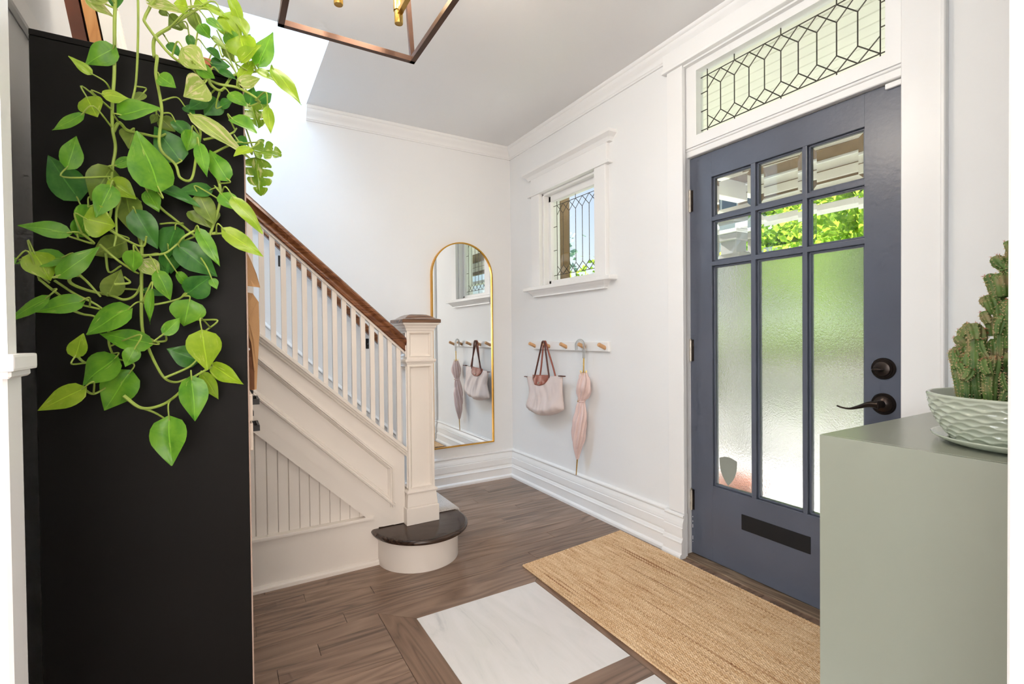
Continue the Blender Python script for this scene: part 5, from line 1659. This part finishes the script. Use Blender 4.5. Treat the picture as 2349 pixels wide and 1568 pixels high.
# ---- split-leaved plant on the wardrobe top
MPX, MPY = -1.66, -0.03
mp_ = thing('split_leaf_plant', (MPX, MPY, AZ), 'variegated split-leaf plant in a terracotta pot on the wardrobe top', 'plant')
MB().lathe([(0.0, 0.0), (0.045, 0.0), (0.058, 0.075), (0.063, 0.077), (0.063, 0.095), (0.056, 0.095), (0.054, 0.085), (0.0, 0.083)], (MPX, MPY, AZ + .001), 'Z', 28).build('pot', 'terracotta', mp_, True)
def split_leaf(base, tip, width, nrm, nsplit, seed):
    base, tip = Vector(base), Vector(tip); L = (tip - base).length; t = (tip - base).normalized()
    nrm = (Vector(nrm) - t * Vector(nrm).dot(t)).normalized(); s = t.cross(nrm)
    me_v = []; uv = []; fs = []
    def wv(u): return math.sin(math.pi * min(1, (u * .96 + .02) ** 0.6)) ** 0.7
    NR_ = 10; NL = nsplit * NR_; rows_ = []
    for i_ in range(NL + 1):
        u = i_ / NL; r_ = []
        ph = ((i_ - 1) % NR_) / NR_
        lobe = 1.0 - 0.30 * abs(2 * ph - 0.9) ** 3 if i_ > NR_ * .6 else 1.0
        for sg in (-1, 1):
            for q in (0.0, 0.25, 0.45, 0.7, 0.88, 1.0):
                p = base + t * (u * L + 0.20 * L * q * (0.5 - u * .2)) + s * (sg * q * wv(u) * lobe * width * .5) + nrm * (0.16 * width * q - 0.12 * L * u * u + 0.01 * L * math.sin(u * 9 + seed + sg))
                r_.append(len(me_v)); me_v.append(p); uv.append((.5 + .5 * sg * q, u))
        rows_.append(r_)
    for i_ in range(NL):
        c_ = i_ % NR_
        for sd in (0, 1):
            for j in range(5):
                if i_ >= NR_ * .8 and ((c_ == 0 and j >= 2) or (c_ == NR_ - 1 and j >= 3 + sd % 2)): continue
                a = sd * 6 + j
                fs.append((rows_[i_][a], rows_[i_][a + 1], rows_[i_ + 1][a + 1], rows_[i_ + 1][a]))
    off = root_loc(mp_); me = bpy.data.meshes.new('split_leaf'); me.from_pydata([tuple(p - off) for p in me_v], [], fs)
    ul = me.uv_layers.new(name='UVMap')
    for lp in me.loops: ul.data[lp.index].uv = uv[lp.vertex_index]
    for pg in me.polygons: pg.use_smooth = True
    me.materials.append(MATS['leaf_monstera']); o = bpy.data.objects.new('split_leaf', me); COL.objects.link(o); o.parent = mp_
    a = Vector((MPX, MPY, AZ + 0.085))
    MB().tube(catmull([a, a.lerp(base, .4) + Vector((0.0, 0.01, 0.06)), base + (base - tip) * .1, base], 6), 0.0022, 7).build('leaf_stalk', 'vine_green', mp_, True)
split_leaf((-1.56, 0.072, 1.830), (-1.535, 0.099, 1.735), 0.085, (1, 0.1, 0.3), 4, 1)
split_leaf((-1.56, 0.083, 1.674), (-1.545, 0.153, 1.668), 0.072, (1, 0.0, 0.4), 3, 2)
split_leaf((-1.56, 0.090, 1.655), (-1.540, 0.101, 1.550), 0.078, (1, 0.1, 0.2), 4, 3)
split_leaf((-1.62, 0.02, 1.95), (-1.56, 0.08, 1.99), 0.08, (0.6, 0, 0.8), 3, 4)
# ================================================================== OUTDOORS
gr = tag(MB().box(-30, 20, 2.22, 60, -0.75, -0.55).build('lawn', 'grass'), kind='structure')
pf = tag(MB().box(-3.4, 2.2, 2.215, 4.60, -0.56, -0.10).build('porch_floor', 'porch_paint'), kind='structure')
wk = tag(MB().box(-22, 6, 4.61, 9.6, -0.549, -0.50).build('driveway', 'concrete'), kind='structure')
# porch ceiling of cream boards, brown beam, cream fascia
pc = thing('porch_roof', (-2, 3.2, 2.6), 'cream boarded porch ceiling outside the front door', 'roof')
PX0, PX1 = -3.08, 2.2
y = 2.22
while y < 3.90:
    MB().bbox(PX0, PX1, y + .002, y + 0.088, 2.600, 2.62, 0.004).build('ceiling_board', 'porch_cream', pc); y += 0.09
MB().box(PX0, PX1, 2.215, 4.7, 2.621, 2.70).build('roof_deck', 'porch_white', pc)
MB().box(PX0, PX1, 3.93, 4.38, 2.590, 2.62).build('brown_soffit', 'porch_brown', pc)
MB().bbox(PX0, PX1, 4.36, 4.385, 2.570, 2.591, 0.003).build('crown_strip', 'porch_white', pc)
MB().bbox(PX0, PX1, 4.385, 4.50, 2.425, 2.62, 0.004).build('beam', 'porch_cream', pc)
MB().bbox(PX0, PX1, 4.378, 4.386, 2.500, 2.506, 0.001).build('beam_joint', 'porch_brown', pc)
MB().bbox(PX0, PX1, 4.40, 4.48, 2.365, 2.425, 0.003).build('beam_shade_band', 'porch_brown', pc)  # brown band stands in for the shade under the beam
MB().bbox(PX0, PX1, 4.36, 4.52, 2.170, 2.225, 0.004).build('beam_base', 'porch_white', pc)
MB().bbox(PX0, PX0 + .11, 2.22, 4.385, 2.425, 2.62, 0.004).build('side_beam', 'porch_cream', pc)
def column(x, y, w, label):
    c = thing('porch_column', (x, y, -0.1), label, 'column')
    MB().bbox(x - w, x + w, y - w, y + w, -0.1, 2.10, 0.006).build('shaft', 'porch_grey', c)
    MB().bbox(x - w - .03, x + w + .03, y - w - .03, y + w + .03, 2.06, 2.13, 0.006).build('capital', 'porch_grey', c)
    MB().bbox(x - w - .04, x + w + .04, y - w - .04, y + w + .04, 2.13, 2.168, 0.006).build('abacus', 'porch_white', c)
    MB().bbox(x - w - .03, x + w + .03, y - w - .03, y + w + .03, -0.1, 0.08, 0.006).build('column_base', 'porch_grey', c)
column(-3.14, 4.42, 0.085, 'grey square porch column seen through the left door panes')

# porch railing
rl_ = thing('porch_railing', (-1.5, 4.1, -0.1), 'white porch railing outside the front door', 'railing')
MB().bbox(-3.02, 1.8, 4.38, 4.44, 0.80, 0.86, 0.005).build('top_rail', 'porch_grey', rl_)
MB().bbox(-3.02, 1.8, 4.39, 4.43, 0.00, 0.05, 0.005).build('bottom_rail', 'porch_white', rl_)
x = -2.95
while x < 1.6:
    MB().box(x - .014, x + .014, 4.396, 4.424, 0.05, 0.80).build('baluster', 'porch_white', rl_); x += 0.125
tp = thing('terracotta_planter', (-1.93, 2.75, -0.1), 'terracotta pot on the porch behind the frosted glass', 'pot')
MB().lathe([(0.0, -0.1), (0.10, -0.1), (0.15, 0.16), (0.165, 0.16), (0.165, 0.22), (0.14, 0.22), (0.13, 0.18), (0.0, 0.17)], (-2.02, 2.85, 0), 'Z', 28).build('pot', 'terracotta', tp, True)

def tree(name, label, base, h, crown_c, crown_r, n, m, seed, lsize, dens=1.0):
    t = thing(name, base, label, 'tree')
    r = random.Random(seed); base = Vector(base); cc_ = Vector(crown_c)
    tk = MB().tube(catmull([base, base + Vector((r.uniform(-.1, .1), 0, h * .4)), cc_ - Vector((0, 0, crown_r[2] * .2))], 5), [0.14 - 0.008 * k for k in range(11)], 10).build('trunk', 'bark', t, True)
    cl = []
    for k in range(26):
        w = Vector((r.gauss(0, 1), r.gauss(0, 1), r.gauss(0, 1))).normalized() * (r.random() ** 0.4)
        e = cc_ + Vector((w.x * crown_r[0], w.y * crown_r[1], w.z * crown_r[2])) * .92
        cl.append(e)
        s_ = cc_ - Vector((0, 0, crown_r[2] * r.uniform(.1, .8)))
        MB().tube(catmull([s_, s_.lerp(e, .5) + Vector((r.uniform(-.15, .15), r.uniform(-.15, .15), .1)), e], 4), [0.035 - 0.0033 * q for q in range(9)], 6).build('branch', 'bark', tk, True)
    v = []; f = []; uvs = []
    for k in range(n):
        c = r.choice(cl); sp_ = 0.36 * max(crown_r)
        p = c + Vector((r.gauss(0, sp_ * .55), r.gauss(0, sp_ * .55), r.gauss(0, sp_ * .5)))
        L = lsize * r.uniform(.6, 1.3)
        a = Vector((r.gauss(0, 1), r.gauss(0, 1), r.gauss(-.4, .7))).normalized(); b__ = a.orthogonal().normalized()
        b__ = (b__ * math.cos(k) + a.cross(b__) * math.sin(k)) * L * .36
        nn_ = len(v)
        v += [p, p + a * L * .45 + b__, p + a * L, p + a * L * .45 - b__]; f.append((nn_, nn_ + 1, nn_ + 2, nn_ + 3))
    me = bpy.data.meshes.new('foliage'); off = root_loc(t); me.from_pydata([tuple(p - off) for p in v], [], f)
    ul = me.uv_layers.new(name='UVMap')
    for lp in me.loops: ul.data[lp.index].uv = (0.3, 0.5)
    me.materials.append(MATS[m]); o = bpy.data.objects.new('foliage', me); COL.objects.link(o); o.parent = t; o['kind'] = 'stuff'
    return t
tree('leafy_tree', 'sunlit yellow green tree seen through the right door panes', (-3.9, 8.2, -0.6), 2.0, (-3.5, 8.2, 2.9), (1.5, 1.0, 1.5), 9000, 'tree_leaf', 2, 0.15)
tree('leafy_tree', 'smaller green tree seen through the left door panes', (-7.6, 12.0, -0.6), 1.8, (-7.2, 11.8, 2.9), (1.2, .4, 1.0), 3500, 'tree_leaf', 5, 0.16)
tree('shade_tree', 'hazy blue green tree seen through the small leaded window', (-18.5, 9.6, -0.6), 3.0, (-18.0, 10.0, 4.2), (2.0, 2.0, 2.6), 6000, 'tree_leaf_haze', 8, 0.30)
tree('shade_tree', 'teal tree paled by haze colour at the left edge of the small window view', (-14.6, 9.3, -0.6), 2.0, (-13.7, 9.3, 3.3), (0.6, 0.5, 1.6), 2000, 'tree_leaf_haze', 12, 0.24)
tree('garden_shrub', 'yellow green shrub low in the small window view', (-6.6, 5.6, -0.5), 1.0, (-6.6, 5.6, 1.78), (1.0, 0.3, 0.45), 2400, 'tree_leaf', 14, 0.10)
# brown post beside the small window
ps = thing('porch_post', (-3.55, 2.62, -0.55), 'brown wooden porch post just outside the small window', 'post')
MB().bbox(-3.60, -3.50, 2.56, 2.66, -0.55, 2.75, 0.006).build('shaft', 'porch_brown', ps)
MB().bbox(-3.66, -3.595, 2.52, 2.70, -0.55, 2.75, 0.004).build('side_board', 'porch_cream', ps)
def hedge(name, label, x0, x1, y0, y1, z0, z1, n, m, seed, ls):
    r = random.Random(seed); v = []; f = []
    for k in range(n):
        p = Vector((r.uniform(x0, x1), r.uniform(y0, y1), r.uniform(z0, z1))); L = ls * r.uniform(.6, 1.3)
        a = Vector((r.gauss(0, 1), r.gauss(0, 1), r.gauss(.3, .7))).normalized(); b__ = a.orthogonal().normalized()
        b__ = (b__ * math.cos(k) + a.cross(b__) * math.sin(k)) * L * .4
        nn_ = len(v); v += [p, p + a * L * .45 + b__, p + a * L, p + a * L * .45 - b__]; f.append((nn_, nn_ + 1, nn_ + 2, nn_ + 3))
    t = thing(name, ((x0 + x1) / 2, (y0 + y1) / 2, z0), label, 'hedge')
    me = bpy.data.meshes.new('foliage'); off = root_loc(t); me.from_pydata([tuple(p - off) for p in v], [], f)
    ul = me.uv_layers.new(name='UVMap')
    for lp in me.loops: ul.data[lp.index].uv = (0.3, 0.5)
    me.materials.append(MATS[m]); o = bpy.data.objects.new('foliage', me); COL.objects.link(o); o.parent = t; o['kind'] = 'stuff'
    MB().box(x0 + .1, x1 - .1, y0 + .2, y1 - .2, z0, z1 - .25).build('core', 'bark', t)
hedge('garden_hedge', 'bright green garden hedge across the driveway', -24.0, 3.0, 10.4, 11.4, -0.55, 1.25, 22000, 'tree_leaf', 4, 0.16)
# neighbouring house
nh = thing('neighbour_house', (-10, 16.0, -0.6), 'pale neighbouring house with gable roof across the street', 'house')
HX0, HX1, HY0, HY1 = -13.2, -6.6, 13.4, 19.0
MB().box(HX0, HX1, HY0, HY1, -0.6, 4.6).build('wall', 'siding_white', nh)
MB().prism([(HX0, 4.6), (HX1, 4.6), ((HX0 + HX1) / 2, 7.6)], 'Y', HY0, HY1).build('gable', 'siding_white', nh)
for sgn in (0, 1):
    xe, xa = (HX0 - .4, (HX0 + HX1) / 2) if sgn == 0 else (HX1 + .4, (HX0 + HX1) / 2)
    MB().prism([(xe, 4.25), (xa, 7.6), (xa, 7.8), (xe, 4.45)], 'Y', HY0 - .4, HY1 + .4).build('roof', 'roof_shingle', nh)
for wx, wz in ((-8.0, 2.2), (-11.6, 2.2), (-9.9, 4.7), (-8.0, -0.2), (-11.6, -0.2)):
    fr_ = MB().box(wx - .62, wx + .62, HY0 - .06, HY0 + .01, wz - .1, wz + 1.5).build('window', 'porch_white', nh)
    for q in (-1, 1):
        MB().box(wx + q * .28 - .24, wx + q * .28 + .24, HY0 - .08, HY0 - .059, wz + .02, wz + 1.4).build('window_pane', 'house_glass', fr_)
# ---- labels of the setting
for _n, _l in {'floor': 'dark brown oak plank floor with inlaid white marble tiles', 'ceiling': 'white flat ceiling open over the stairs', 'window_1': 'small white framed leaded glass window beside the door', 'window_2': 'long leaded glass transom window above the front door', 'wall_mirror_side': 'white wall behind the stairs and mirror', 'wall_door_side': 'white wall with the front door and small window', 'baseboard_mirror': 'white moulded baseboard under the mirror', 'baseboard_door': 'white moulded baseboard left of the front door', 'trim_1': 'white crown moulding above the mirror', 'trim_2': 'white crown moulding along the door wall', 'trim_3': 'white casing and header round the front door', 'trim_4': 'white half column on a capped pedestal at the far left', 'trim_5': 'white casing strip at the far right edge', 'trim_7': 'white skirt board climbing the wall along the stairs', 'lawn': 'green lawn outside', 'porch_floor': 'pale porch floor outside the door', 'driveway': 'pale concrete driveway beyond the porch'}.items():
    if _n in bpy.data.objects: bpy.data.objects[_n]['label'] = _l
